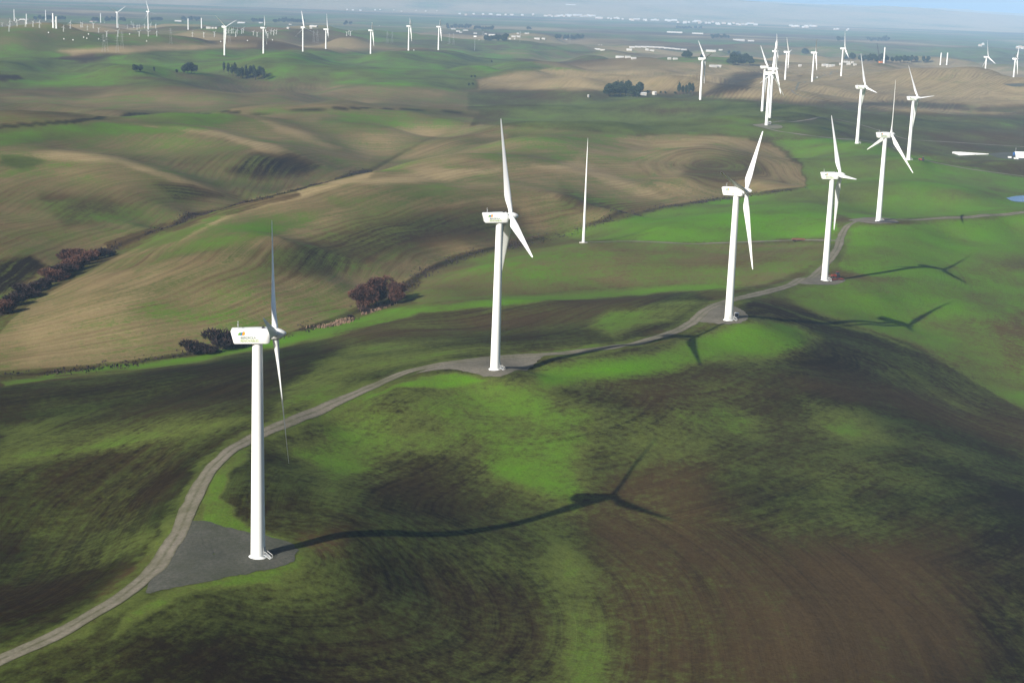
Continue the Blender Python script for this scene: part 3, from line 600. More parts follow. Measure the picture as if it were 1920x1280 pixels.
patch('gravel_pad', [(1410,234),(1450,232),(1475,240),(1440,244)], .3, M_track, 3)
patch('gravel_pad', [(1880,158),(1915,156),(1930,160),(1905,164)], .5, M_pad, 4)
M_water = mat('pond_water', (.06, .14, .30), .25, .5)
patch('pond', [(1887,372),(1902,368),(1935,366),(1960,372),(1935,379),(1900,379)], .35, M_water, 2)
M_pondk = mat('dark_pond_water', (.006, .010, .014), .2, .4)  # not applied; the dark spot by the willows is their cast shadow

# ------------------------------------------------------------------ turbine meshes
def tower_mesh(H, r0, r1, name='tower', n=36):
    b = MB(); prof = [(r0, 0)] + [(r0 + (r1 - r0) * h, H * h) for h in np.linspace(0.02, 1, 14)]; b.lathe(prof, n); return b.mesh(name, M_white, True)
ME_tower = tower_mesh(HUB - 2.2, 2.05, 1.42)
b = MB(); b.lathe([(2.75, -1.5), (2.75, .05), (2.4, .25), (2.12, .55), (2.06, .7)], 36); ME_skirt = b.mesh('base_flange', M_white, True)
ME_seam = []
for z in (20.6, 41.4):
    b = MB(); b.lathe([(2.05 - .63*z/61.8 + .012, z-.06), (2.05 - .63*z/61.8 + .02, z), (2.05 - .63*z/61.8 + .012, z+.06)], 36); ME_seam.append(b.mesh('seam_ring', M_white, True))
b = MB(); b.box(-.5, .5, 0, .12, .9, 3.1); b.box(-.62, .62, -.02, .06, .8, 3.2); ME_door = b.mesh('door', M_grey)
def stair_mesh():
    b = MB()
    for i in range(5): b.box(-.5, .5, .3 + i*.3, .6 + i*.3, .75 - i*.18, .81 - i*.18)
    b.box(-.6, .6, -.1, .3, .85, .93); b.bar((-.55, .2, .9), (-.55, 1.9, 0), .06); b.bar((.55, .2, .9), (.55, 1.9, 0), .06); return b.mesh('stair', M_white)
ME_stair = stair_mesh()
b = MB()
for x in (-.6, .6): b.bar((x, 0, 1.95), (x, .35, 1.95), .05); b.bar((x, .35, 1.95), (x, 2.0, 1.0), .05); b.bar((x, .35, .9), (x, .35, 1.95), .04); b.bar((x, 2.0, 0), (x, 2.0, 1.0), .04)
ME_rail = b.mesh('handrail', M_white)
def nacelle_mesh():
    # local x = rotor direction, tower axis at x=0, centre height z=0 ; rounded box sections
    secs = [(-7.2, 1.66, -1.75, 1.45), (-7.05, 1.8, -1.98, 1.7), (-6.8, 1.84, -2.05, 1.84), (0, 1.85, -2.05, 2.0), (2.3, 1.85, -2.05, 2.02), (3.0, 1.75, -2.0, 1.9), (3.35, 1.55, -1.8, 1.7)]
    b = MB(); rs = []
    for x, w, z0, z1 in secs:
        c = .16; sl = 0.0
        # the tail leans: lower edge stops short of the upper one
        def X(z): return x + (.9 * (1.9 - z) / 3.9 if x < -5 else 0)
        pts = [(w, z0 + c), (w - .05, z0 + .05), (w - c, z0), (-w + c, z0), (-w + .05, z0 + .05), (-w, z0 + c), (-w, z1 - c), (-w + .05, z1 - .05), (-w + c, z1), (w - c, z1), (w - .05, z1 - .05), (w, z1 - c)]
        rs.append([(X(z), y, z) for y, z in pts])
    b.rings(rs, 12); return b.mesh('nacelle', M_white, True)
ME_nac = nacelle_mesh()
b = MB(); b.bar((-5.2, .5, 1.8), (-5.2, .5, 3.6), .06); b.bar((-5.2, -.4, 1.8), (-5.2, -.4, 3.1), .06); b.box(-5.35, -5.05, -.5, .6, 2.75, 2.82); b.lathe([(.16, 3.1), (.16, 3.3)], 8, c=(-5.2, -.4, 0)); b.lathe([(.1, 3.6), (.2, 3.7), (.05, 3.9)], 8, c=(-5.2, .5, 0)); ME_anem = b.mesh('wind_vane', M_grey)
b = MB(); b.box(1.2, 2.0, -.5, .3, 1.98, 2.35); b.lathe([(.15, 2.3), (.17, 2.6), (.08, 2.7)], 10, c=(1.6, -.1, 0)); ME_lamp = b.mesh('beacon', M_dark)
b = MB(); b.lathe([(1.25, 3.3), (1.5, 3.55), (1.62, 4.0), (1.65, 4.9), (1.55, 5.7), (1.25, 6.5), (.75, 7.3), (.3, 7.75), (.02, 7.9)], 28, 'x'); ME_hub = b.mesh('hub', M_white, True)
def blade_mesh(R=40.5, pitch=80, n=20, name='blade'):
    # blade along local z, chord direction: pitch 0 -> in rotor plane (y), 90 -> along -x (axis)
    b = MB(); rs = []
    for r in [1.1, 1.6, 2.4, 3.6, 5, 6.8, 8.6, 11, 14, 18, 22, 26, 30, 34, 37, 39.2, 40.1, 40.45, 40.5]:
        t = r / 40.5
        ch = float(np.interp(r, [1.1, 2.4, 5, 8.2, 11, 18, 26, 34, 39, 40.2, 40.5], [1.75, 1.75, 2.45, 3.25, 3.05, 2.35, 1.65, 1.08, .68, .38, .12]))
        th = float(np.interp(r, [1.1, 2.4, 5, 8.2, 14, 26, 40.5], [1.7, 1.7, 1.35, .85, .5, .25, .03])) 
        rd = float(np.interp(r, [2.4, 7], [1, 0])); tw = R_(pitch + (14 if pitch < 80 else 6) * (1 - t) ** 2); off = -.9 * t ** 2 * .0
        ring = []
        for j in range(n):
            a = 2 * math.pi * j / n
            cx, cy = .5 * ch * math.cos(a), .5 * th * math.sin(a)
            if rd < 1:
                u = (1 - math.cos(a)) / 2  # 0 leading .. 1 trailing
                cx2 = ch * (.30 - u); cy2 = th * (math.sin(a)) * (.5) * (1.25 * math.sqrt(max(1e-4, 1 - u)) * (1 - .35 * u)) if True else 0
                cx, cy = cx * rd + cx2 * (1 - rd), cy * rd + cy2 * (1 - rd)
            # chord along (cos tw) y and (sin tw) x ; trailing edge goes to -x
            ring.append((cx * math.sin(tw) + cy * math.cos(tw) + off, cx * math.cos(tw) - cy * math.sin(tw), r * R / 40.5))
        rs.append(ring)
    b.rings(rs, n); return b.mesh(name, M_blade, True)
ME_blade = {p: blade_mesh(pitch=p) for p in (9, 16, 62, 82)}
b = MB(); b.lathe([(.95, .6), (.95, 1.5), (.9, 1.52)], 20); ME_cuff = b.mesh('root_collar', M_grey, True)
def text_mesh(body, size, m, name, width):
    cu = bpy.data.curves.new(name, 'FONT'); cu.body = body; cu.size = size; cu.extrude = .012; cu.resolution_u = 3
    o = bpy.data.objects.new(name, cu); COL.objects.link(o); dg = bpy.context.evaluated_depsgraph_get(); me = bpy.data.meshes.new_from_object(o.evaluated_get(dg))
    bpy.data.objects.remove(o); me.materials.clear(); me.materials.append(m)
    xs = [v.co.x for v in me.vertices]; k = width / (max(xs) - min(xs)); x0 = min(xs)
    for v in me.vertices: v.co.x = (v.co.x - x0) * k
    me.name = name; return me
ME_t1 = text_mesh('IBERDROLA', .98, M_tdark, 'lettering', 4.1); ME_t2 = text_mesh('RENOVABLES', .92, M_tlime, 'lettering', 4.8)
def petal(c, w, h, lean, m):
    b = MB(); n = 18; vs = []
    for k in range(2):
        for j in range(n):
            a = 2 * math.pi * j / n; y = .5 * h * math.sin(a); x = .5 * w * math.cos(a) * (1 - .45 * math.sin(a)); vs.append((c[0] + x + lean * (y / h), c[1] + y, -.01 + .03 * k))
    fs = [tuple(range(n))[::-1], tuple(range(n, 2*n))] + [(j, (j+1) % n, n + (j+1) % n, n + j) for j in range(n)]
    return b.add(vs, fs).mesh('logo_petal', m)
ME_pet = [petal((.35, .5), .85, .85, .35, M_lgreen), petal((.88, .55), .55, 1.15, .35, M_lblue), petal((1.38, .6), .75, 1.2, .25, M_lor)]

def turbine(key, label, detail, group='tall wind turbines', xy=None):
    x, y, z, yaw, ph = TB[key]
    if xy: x, y = xy
    z = gz(x, y)
    rz = R_(yaw) - math.pi / 2
    r = root('wind_turbine', (x, y, z), rz, label, 'wind turbine', group)
    tw = link('tower', ME_tower, r)
    if detail:
        link('base_flange', ME_skirt, tw); [link('seam_ring', q_, tw) for q_ in ME_seam]
        a = R_(-20) - rz
        link('door', ME_door, tw, (2.05 * math.cos(a), 2.05 * math.sin(a), 0), (0, 0, a - math.pi / 2))
        st = link('stair', ME_stair, r, (2.2 * math.cos(a), 2.2 * math.sin(a), .1), (0, 0, a - math.pi / 2)); link('handrail', ME_rail, st)
    tilt = R_(5)
    nc = link('nacelle', ME_nac, r, (0, 0, HUB), (0, -R_(1.0), 0))
    if detail or group: link('wind_vane', ME_anem, nc)
    if detail:
        link('beacon', ME_lamp, nc)
        for me, dz in ((ME_t1, -.62), (ME_t2, -1.45)): link('lettering', me, nc, (-4.45, -1.87, dz), (math.pi / 2, 0, 0))
        for me in ME_pet: link('logo_petal', me, nc, (-5.0, -1.87, .35), (math.pi / 2, 0, 0))
    hc = Vector((0, 0, HUB)); Rt = Matrix.Rotation(-tilt, 4, 'Y')
    hb = link('hub', ME_hub, r); hb.matrix_local = Matrix.Translation(hc) @ Rt
    for k in range(3):
        # phase 0 is up, positive towards the turbine's own +y side
        a = -R_(ph) - k * 2 * math.pi / 3
        bl = link('blade', ME_blade[9 if key == 'T1' else 16 if key == 'T5' else 82 if key in ('T3', 'A', 'B1', 'B3', 'L1', 'C') else 62], r); bl.matrix_local = Matrix.Translation(hc) @ Rt @ Matrix.Translation((4.8, 0, 0)) @ Matrix.Rotation(a, 4, 'X')
        if detail: link('root_collar', ME_cuff, bl)
    return r
TL = [('T1', 'nearest white wind turbine on the triangular dark gravel pad by the road bend', 1), ('T2', 'second white turbine along the gravel road, on the pad at centre of the picture', 1),
 ('T3', 'white turbine on the round gravel pad at the crest, one dark blade across its nacelle', 1), ('T4', 'white turbine with red machinery piled beside its base', 1),
 ('T5', 'white turbine at the road bend with a dark pipe stack at its base', 1), ('T6', 'white turbine with a blade pointing right, left of the blade lying on the grass', 1),
 ('F', 'white turbine at the near edge of the brown fields, next left of the pointing blade', 1), ('A', 'white turbine standing right of the dark farm trees on a green rise', 0),
 ('B1', 'front turbine of the overlapping cluster of three, on a small dirt pad', 0), ('B2', 'right tower of the overlapping cluster of three turbines', 0), ('B3', 'rear left tower of the overlapping cluster of three turbines', 0),
 ('J', 'distant turbine half hidden just behind the overlapping cluster', 0), ('C', 'thin distant turbine just right of the overlapping cluster', 0), ('D', 'distant turbine at the bend of the dark field track', 0),
 ('E', 'distant turbine in front of the white construction yard', 0), ('H', 'distant turbine second from the right edge on brown fields', 0), ('I', 'distant turbine nearest the right edge, on a dark pad', 0),
 ('L1', 'leftmost of the row of seven turbines on the far green ridge, one blade slanting up', 0), ('L2', 'second turbine from the left on the far green ridge', 0), ('L3', 'third turbine on the far green ridge, its three blades spread open', 0),
 ('L4', 'fourth turbine on the far green ridge, in the middle of the row', 0), ('L5', 'fifth turbine on the far green ridge', 0), ('L6', 'sixth turbine on the far green ridge', 0), ('L7', 'rightmost turbine of the far ridge row, left of the long tree grove', 0),
 ('K1', 'far turbine with raised blades in a V above the small old turbines', 0), ('K2', 'far turbine with short blades, right of the V bladed one above the old turbines', 0)]
for k, lab, det in TL: turbine(k, lab, det)
# turbines whose mast stands beyond the right edge
def place_hub(px, py, D):
    d = ray(px, py); return np.array([0, 0, CAMZ]) + d * (D / d[1])
TB['X1'] = (0, 0, 0, 40, -115)
lo_, hi_ = 900.0, 2500.0
for _ in range(30):
    m_ = .5 * (lo_ + hi_); h = place_hub(1962, 206, m_)
    if h[2] > gz(h[0], h[1]) + HUB: lo_ = m_
    else: hi_ = m_
turbine('X1', 'turbine beyond the right edge, only one white blade tip reaching into the picture', 0, xy=(h[0], h[1]))

# met mast
p = hit(1094, 455); r = root('measuring_mast', p, 0, 'slim white tapering pole standing alone in the green field', 'mast')
b = MB(); b.lathe([(1.15, 0), (.95, 12), (.75, 30), (.5, 52), (.28, 68), (.05, 76)], 14); link('pole', b.mesh('pole', M_white, True), r)
b = MB(); b.lathe([(3.2, -.8), (3.2, .35), (2.9, .4)], 20); link('footing', b.mesh('footing', M_conc, True), r)

# bare towers waiting for their nacelles
def part_tower(px, py, top, label, zz=-14):
    p = hit(px, py); D = p[1]; H = (py - top) * D / FPX
    r = root('unfinished_tower', p, 0, label, 'tower', 'towers without nacelles')
    b = MB(); w = 2.1; b.lathe([(w, 0), (w * .92, H * .3), (w * .8, H)], 20); link('tower', b.mesh('tower', M_white, True), r)
    b = MB(); b.lathe([(w * 1.7, -1.2), (w * 1.7, .4), (w*1.3, .5)], 20); link('footing', b.mesh('footing', M_conc, True), r)
for q in [(27,40,19,'leftmost bare white tower at the far left'), (50,46,27,'bare white tower second from the left, above the old turbines'), (86,39,20,'bare white tower in front of the low far left grove'),
          (100,53,26,'taller left tower of the close far left pair'), (106,54,32,'shorter right tower of the close far left pair'), (189,43,26,'bare white tower by the pink roofed farm'),
          (353,56,36,'left one of the two bare towers left of the far ridge row'), (378,54,35,'right one of the two bare towers left of the far ridge row'),
          (1657,119,90,'bare white tower beside the orange crane'), (1763,122,100,'left one of the paired bare towers at right'), (1775,122,100,'right one of the paired bare towers at right')]: part_tower(*q)

# small old turbines
def small_meshes():
    b = MB()
    for sx, sy in ((1,1),(1,-1),(-1,1),(-1,-1)): b.bar((sx*1.5, sy*1.5, 0), (sx*.35, sy*.35, 18), .28, 4, .2)
    for z in np.arange(2, 18, 3.2):
        w = 1.5 - 1.15*z/18; w2 = 1.5 - 1.15*(z+3.2)/18; b.bar((-w,-w,z),(w2,-w2,z+3.2),.12,3); b.bar((w,w,z),(-w2,w2,z+3.2),.12,3); b.bar((w,-w,z),(w2,w2,z+3.2),.12,3); b.bar((-w,w,z),(-w2,-w2,z+3.2),.12,3)
    t = b.mesh('lattice_tower', M_white); b = MB(); b.box(-2.2, 1.6, -.8, .8, 17.8, 19.4, (.3, .2)); nn = b.mesh('nacelle', M_white)
    b = MB(); rs = []
    for r, c, th in ((.4,.8,.7),(2,1.5,.5),(6,1.1,.3),(9.4,.6,.12),(9.6,.2,.05)): rs.append([(.5*th*math.sin(2*math.pi*j/8), .5*c*math.cos(2*math.pi*j/8), r) for j in range(8)])
    b.rings(rs, 8); return t, nn, b.mesh('blade', M_blade, True)
ME_s = small_meshes()
rr = random.Random(3)
SM = [('far left', [(4,50),(19,51),(32,50),(48,51),(62,51),(74,53),(17,60),(101,53),(119,60),(132,54),(152,52),(155,52),(164,57),(175,54)]),
      ('middle left', [(185,62),(200,70),(221,70),(222,53),(239,54),(246,47),(249,49),(251,53),(257,56),(261,54),(271,54),(279,53),(283,51),(292,54),(261,69),(278,69),(294,69)]),
      ('foot of the leftmost ridge turbine', [(361,70),(382,71),(402,70),(424,65),(428,63),(434,64),(437,63),(442,70),(445,65),(453,64),(456,63)]),
      ('second ridge turbine', [(475,67),(482,69),(500,68),(502,72),(508,65),(513,67),(518,65)]), ('fifth ridge turbine', [(650,68),(654,66),(657,68)])]
for where, L_ in SM:
    for px, py in L_:
        p = hit(px, py); yaw = R_(rr.uniform(20, 60)) - math.pi/2
        r = root('old_turbine', p, yaw, {'far left': 'small old white turbine on a lattice tower at the far left edge plain', 'middle left': 'small old lattice tower turbine around the two distant V shaped turbines',
            'foot of the leftmost ridge turbine': 'small old turbine in the bunch beside the leftmost ridge turbine', 'second ridge turbine': 'small old turbine in the bunch behind the second ridge turbine', 'fifth ridge turbine': 'small old turbine of the trio left of the fifth ridge turbine'}[where], 'wind turbine', 'small old turbines, ' + where)
        k = rr.uniform(.6, .8); r.scale = (k, k, k)
        link('lattice_tower', ME_s[0], r); link('nacelle', ME_s[1], r); ph = rr.uniform(0, 2.09)
        for j in range(3):
            bl = link('blade', ME_s[2], r); bl.matrix_local = Matrix.Translation((2.0, 0, 18.7)) @ Matrix.Rotation(ph + j*2.094, 4, 'X')

# power pylons, faint in the haze
b = MB()
for sx, sy in ((1,1),(1,-1),(-1,1),(-1,-1)): b.bar((sx*3.2, sy*3.2, 0), (sx*.5, sy*.5, 38), .1, 4, .07)
for z in np.arange(3, 36, 4.5):
    w = 3.2 - 2.7*z/38; w2 = 3.2 - 2.7*(z+4.5)/38; b.bar((-w,-w,z),(w2,-w2,z+4.5),.04,3); b.bar((w,w,z),(-w2,w2,z+4.5),.04,3); b.bar((w,-w,z),(w2,w2,z+4.5),.04,3)
ME_py = b.mesh('lattice_frame', M_grey); b = MB()
for z, w in ((27, 6), (32, 5), (36, 4)): b.bar((-w, 0, z), (w, 0, z), .1, 4); b.bar((-w, 0, z), (0, 0, z+1.6), .1, 3); b.bar((w, 0, z), (0, 0, z+1.6), .1, 3)
ME_pa = b.mesh('crossarm', M_grey)
for px, py in [(194,98),(200,97),(220,100),(229,92),(320,84),(430,82),(588,82),(595,82),(726,82),(735,82),(842,84),(850,84),(905,80),(975,80),(1068,82)]:
    r = root('power_pylon', hit(px, py), R_(30), 'faint grey lattice pylon of the power line crossing the hazy plain behind the ridge turbines', 'pylon', 'power line pylons'); link('lattice_frame', ME_py, r); link('crossarm', ME_pa, r)

# ------------------------------------------------------------------ vegetation
def leafy(name, W_, H_, n, size, m, seed, lobes=7, base=.08, thin=False, spire=0.0):
    q = np.random.RandomState(seed); cs = []
    for i in range(lobes):
        a = q.uniform(0, 6.28); rr_ = q.uniform(0, .62) * W_/2; z = H_ * q.uniform(.3 + base, .78); cs.append((rr_*math.cos(a), rr_*math.sin(a), z, W_/2 * q.uniform(.34, .55), H_ * q.uniform(.18, .30)))
    cs.append((0, 0, H_*.62, W_*.26, H_*.38))
    vs, fs = [], []
    for i in range(n):
        c = cs[q.randint(len(cs))]; d = q.normal(size=3); d /= np.linalg.norm(d); rad = q.uniform(.45, 1.08) ** .6
        p = np.array([c[0] + d[0]*c[3]*rad, c[1] + d[1]*c[3]*rad, max(base*H_, c[2] + d[2]*c[4]*rad)])
        u = q.normal(size=3); u /= np.linalg.norm(u); w = np.cross(u, q.normal(size=3)); w /= np.linalg.norm(w); sz = size * q.uniform(.6, 1.4)
        if thin: u = d * .6 + np.array([0, 0, .5]) + u*.4; u /= np.linalg.norm(u); w = np.cross(u, q.normal(size=3)); w /= np.linalg.norm(w); a_, b_ = sz * 1.6, sz * .38
        else: a_, b_ = sz, sz * .8
        o = len(vs); vs += [p - u*a_*.5 - w*b_*.5, p + u*a_*.5 - w*b_*.4, p + u*a_*.5 + w*b_*.5, p - u*a_*.4 + w*b_*.5]; fs.append((o, o+1, o+2, o+3))
    me = bpy.data.meshes.new(name); me.from_pydata([tuple(v) for v in vs], [], fs); me.materials.append(m); me.update(); return me
def trunk(W_, H_, seed, k=6, r=.03):
    q = random.Random(seed); b = MB(); b.bar((0,0,-.6), (0,0,H_*.45), H_*r, 8, H_*r*.6)
    for i in range(k):
        a = 6.28*i/k + q.uniform(-.3,.3); b.bar((0,0,H_*q.uniform(.12,.4)), (W_*.33*math.cos(a), W_*.33*math.sin(a), H_*q.uniform(.55,.8)), H_*r*.45, 5, H_*r*.12)
    return b.mesh('trunk', M_bark, True)
TREES = [(leafy('crown', 11, 13, 900, 1.0, M_leaf, i + 5, 7), trunk(11, 13, i)) for i in range(4)]
CYP = [(leafy('crown', 6, 16, 700, .9, M_leaf, 40 + i, 6), trunk(5, 14, i)) for i in range(2)]
WIL = [(leafy('crown', 15, 15, 9000, .55, M_willow, 60 + i, 9, .03, True), trunk(15, 15, i, 12, .02)) for i in range(3)]
BRU = [(leafy('crown', 9, 6, 2600, .5, M_brush, 80 + i, 8, .02, True), trunk(9, 5, i, 10, .03)) for i in range(2)]; BRW = [(leafy('crown', 10, 7, 3600, .5, M_willow, 90 + i, 8, .02, True), trunk(10, 6, i, 10, .03)) for i in range(2)]
def plant(name, kinds, px, py, label, cat, group, w=None, k=1.0, q=random.Random(11)):
    p = hit(px, py); c, t = kinds[q.randrange(len(kinds))]
    r = root(name, p - np.array([0, 0, .3]), q.uniform(0, 6.28), label, cat, group); s = k * q.uniform(.85, 1.18); fl = .88 if kinds in (WIL, BRU, BRW) else 1.0; r.scale = (s * q.uniform(.9, 1.15) * (1.2 if fl < 1 else 1), s * (1.2 if fl < 1 else 1), s * fl * q.uniform(.85, 1.1))
    link('trunk', t, r); link('crown', c, r); return r
plant('willow', WIL, 682, 582, 'left reddish leafless willow of the creek clump', 'willow', 'willows in the creek', k=1.15)
plant('willow', WIL, 706, 574, 'tall reddish leafless willow in the middle of the creek clump', 'willow', 'willows in the creek', k=1.2)
plant('willow', WIL, 744, 570, 'right reddish leafless willow of the creek clump', 'willow', 'willows in the creek', k=1.0)
for px, py, k, lb in [(362,664,1.5,'low dark leafless bush left of the nearest turbine nacelle'), (388,664,1.1,'tiny dark bush between the two dark bushes by the creek'), (416,656,2.0,'taller dark leafless bush left of the nearest turbine nacelle'), (444,652,1.4,'dark bush half behind the nearest turbine nacelle'),
                      (686,588,.6,'small dark bush at the foot of the reddish willows'), (657,596,.5,'small purple bush between dry reed strips')]:
    plant('bush', BRU, px, py, lb, 'bush', 'dark creek bushes', k=k)
for i, (px, py, k, red) in enumerate([(4,590,1.2,1),(26,574,1.0,0),(48,560,1.1,0),(66,548,1.0,0),(84,540,1.1,0),(100,530,1.1,1),(116,522,1.2,0),(130,512,1.1,1),(146,506,1.2,1),(160,496,1.2,1),(174,488,1.0,1),(136,492,1.2,1),(128,484,.8,0),(190,484,.9,0),(205,480,.7,0)]):
    plant('bush', BRW if red else BRU, px, py, ('reddish' if red else 'dark') + ' leafless bush in the dense thicket along the left creek', 'bush', 'thicket bushes along the left creek, ' + ('reddish' if red else 'dark'), k=k*1.55)
# brushy banks: uncountable ground cover
def cover(name, line, hw, n, m, size, hgt, seed):
    q = np.random.RandomState(seed); P = line; vs, fs = [], []
    T = np.gradient(P, axis=0); T /= np.hypot(T[:, 0], T[:, 1])[:, None]
    i = q.randint(0, len(P), n); o = q.normal(size=n) * hw; X = P[i, 0] - T[i, 1] * o + q.normal(size=n) * 4; Y = P[i, 1] + T[i, 0] * o + q.normal(size=n) * 4; Z = ground_z(X, Y)
    keep = vnoise(X / 14, Y / 14) > -.12
    for x, y, z in zip(X[keep], Y[keep], Z[keep]):
        a = q.uniform(0, 3.14); s_ = size * q.uniform(.5, 1.3); h_ = hgt * q.uniform(.4, 1.3); dx, dy = s_*math.cos(a), s_*math.sin(a); lx, ly = q.normal(size=2) * .3
        k = len(vs); vs += [(x-dx, y-dy, z-.1), (x+dx, y+dy, z-.1), (x+dx*.5+lx, y+dy*.5+ly, z+h_), (x-dx*.6+lx, y-dy*.6+ly, z+h_*.8)]; fs.append((k, k+1, k+2, k+3))
    me = bpy.data.meshes.new(name); me.from_pydata(vs, [], fs); me.materials.append(m); o = link(name, me); o['kind'] = 'stuff'; o['label'] = {'rushes': 'dark rushes and brush lining the creek banks', 'dry_reeds': 'pale dry reeds beside the creek'}[name]; o['category'] = 'reeds'; return o
cover('rushes', resample(creekA_w, 3), 2.2, 5000, M_brush, .5, 1.0, 1); cover('rushes', resample(creekB_w, 3), 1.3, 4500, M_brush, .5, .8, 2)
cover('dry_reeds', resample(smooth(pline([(612,612),(645,602),(655,597)], 8)), 1), 1.2, 900, M_reed, .45, 1.5, 3); cover('dry_reeds', resample(smooth(pline([(662,592),(682,588)], 8)), 1), 1.2, 400, M_reed, .45, 1.5, 4); cover('dry_reeds', resample(smooth(pline([(695,580),(714,576)], 8)), 1), 1.2, 400, M_reed, .45, 1.5, 5)
# groves
def grove(pts, kinds, label, group, k=1.0):
    for px, py in pts: plant('tree', kinds, px, py, label, 'tree', group, k=k)
q = random.Random(5)
def scatter(x0, x1, y0, y1, n): return [(x0 + (x1-x0)*(i+.5)/n + q.uniform(-2, 2), q.uniform(y0, y1)) for i in range(n)]
grove(scatter(1134, 1202, 172, 182, 22), TREES, 'dark evergreen tree massed in the round grove beside the white farm sheds', 'farm grove trees', 1.6)
grove([(1208,178),(1214,177)], TREES, 'small tree at the tail of the farm grove next to the shed', 'grove tail trees', .6)
grove([(1273,178),(1280,177),(1286,178),(1292,178),(1298,178)], CYP, 'dark pointed tree in the clump left of the turbine on the green rise', 'pointed tree clump', 1.45)
grove([(1239,176),(1247,176),(1266,177)], TREES, 'single low bush tree between the farm and the pointed clump', 'low trees by the farm', .45)
grove([(420,137),(428,140),(435,143)] + scatter(440, 497, 144, 151, 13), CYP, 'dark tree in the long row descending into the green hollow', 'tree row in the hollow', 1.4)
grove([(252,135),(257,134),(264,135)], TREES, 'leftmost small dark trees group on the brown rise', 'left small trees', 1.1)
grove([(289,136)], CYP, 'lone slender dark tree on the brown rise', None, .8); grove([(331,138)], TREES, 'tiny round tree left of the three dark trees', None, .6)
grove([(345,138),(351,138),(359,138),(364,138)], TREES, 'dark tree in the clump of four on the brown rise', 'clump of four trees', 1.4)
grove(scatter(1368, 1407, 114, 123, 14), TREES, 'dark tree in the square grove right of the tall turbine', 'square grove trees', 1.8); grove(scatter(1366, 1388, 102, 106, 5), TREES, 'tree in the thin row behind the square grove', 'thin row trees', 1.4)
grove([(1284,110),(1289,110),(1294,110),(1316,112)], TREES, 'small dark tree left of the turbine on the green rise, far off', 'far small trees', 1.5)
grove(scatter(1586, 1602, 111, 114, 5), TREES, 'tree in the short clump right of the construction yard turbine', 'short clump trees', 1.6); grove(scatter(1612, 1665, 113, 118, 14), TREES, 'tree in the dense left half of the long windbreak', 'windbreak trees, dense half', 1.7)
grove([(1672,118),(1680,118),(1688,118),(1695,118),(1702,118),(1709,118),(1718,118),(1731,118),(1740,118)], TREES, 'tree in the gappy right half of the long windbreak', 'windbreak trees, gappy half', 1.7)
grove(scatter(1502, 1515, 100, 103, 4), TREES, 'far tree in the small dark clump left of the yard turbines', 'small far clump', 1.7)
grove([(886,160),(879,161),(884,146),(890,146),(922,118)], TREES, 'small dark bush where the tan field meets the green gully', 'gully bushes', .45)
FARG = [(62,125,37,39,14,'low dark grove behind the far left bare towers'),(172,185,41,42,5,'grove behind the pink roofed farm'),(197,217,39,42,9,'big round grove left of the V bladed turbine'),(227,236,40,42,5,'tree clump right of the V bladed turbine'),
        (284,302,39,41,8,'grove right of the second distant turbine'),(342,376,38,41,10,'grove behind the two bare towers'),(470,494,41,43,9,'short grove behind the second ridge turbine'),(512,572,42,44,22,'long grove behind the third ridge turbine'),
        (836,882,52,55,18,'domed grove right of the last ridge turbine'),(890,900,56,57,4,'small clump right of the domed grove'),(904,926,57,58,8,'clump of tall trees beyond the white sheds'),(910,952,76,79,16,'dark grove in front of the white sheds'),
        (1040,1050,73,75,4,'left clump of the mid plain grove'),(1056,1092,74,76,12,'right clump of the mid plain grove'),(1332,1368,72,75,10,'grove right of the long white shed'),(990,996,56,57,2,'pair of trees alone on the plain'),
        (1568,1580,76,78,5,'hazy clump above the yard turbine'),(1626,1668,76,79,12,'hazy grove above the orange crane'),(645,658,46,48,5,'hazy clump left of the fifth ridge turbine'),(1268,1316,54,56,14,'big pale grove below the town')]
for x0, x1, y0, y1, n, lb in FARG:
    for px, py in scatter(x0, x1, y0, y1, n): plant('tree', TREES, px, py, 'hazy blue tree in the ' + lb, 'tree', lb, k=1.8 if x1 - x0 > 25 else 1.6)

# ------------------------------------------------------------------ buildings
def shed(px, py, wpx, hm, label, group=None, depth=None, roofm=None, wallm=None, rz=None, name='shed', gable=True):
    p = hit(px, py); Wd = wpx * p[1] / FPX; Dp = depth or max(8, min(Wd * .45, 18)); hm = hm
    r = root(name, p, (rz if rz is not None else rr.uniform(-.25, .25)), label, 'building', group)
    b = MB(); b.box(-Wd/2, Wd/2, -Dp/2, Dp/2, -1.5, hm); link('wall', b.mesh('wall', wallm or M_wall), r)
    b = MB(); o = .4; h2 = hm + Dp * .22
    v = [(-Wd/2-o, -Dp/2-o, hm+.003), (Wd/2+o, -Dp/2-o, hm+.003), (Wd/2+o, Dp/2+o, hm+.003), (-Wd/2-o, Dp/2+o, hm+.003), (-Wd/2-o, 0, h2), (Wd/2+o, 0, h2)]
    b.add(v, [(0,1,5,4),(2,3,4,5),(0,4,3),(1,2,5),(0,3,2,1)]); link('roof', b.mesh('roof', roofm or M_roof), r)
    if Wd > 9 and hm > 3:
        b = MB(); b.box(-Wd*.12, Wd*.12, -Dp/2-.06, -Dp/2+.02, 0, hm*.7); link('door', b.mesh('door', M_grey), r)
    return r
shed(1206,179,11,4,'grey white low shed at the right end of the farm grove', 'farm buildings', rz=.1); shed(1227,178,5,5,'small bright white house alone between farm grove and bush', 'farm buildings', rz=.6)
shed(1192,171,4,6,'pinkish farmhouse inside the dark round grove', None, wallm=M_tan, roofm=M_tan, name='house')
for px, py, w, lb in [(1103,182,2,'tiny white hut on the brown field left of the farm grove')]: shed(px, py, w, 2.5, lb)
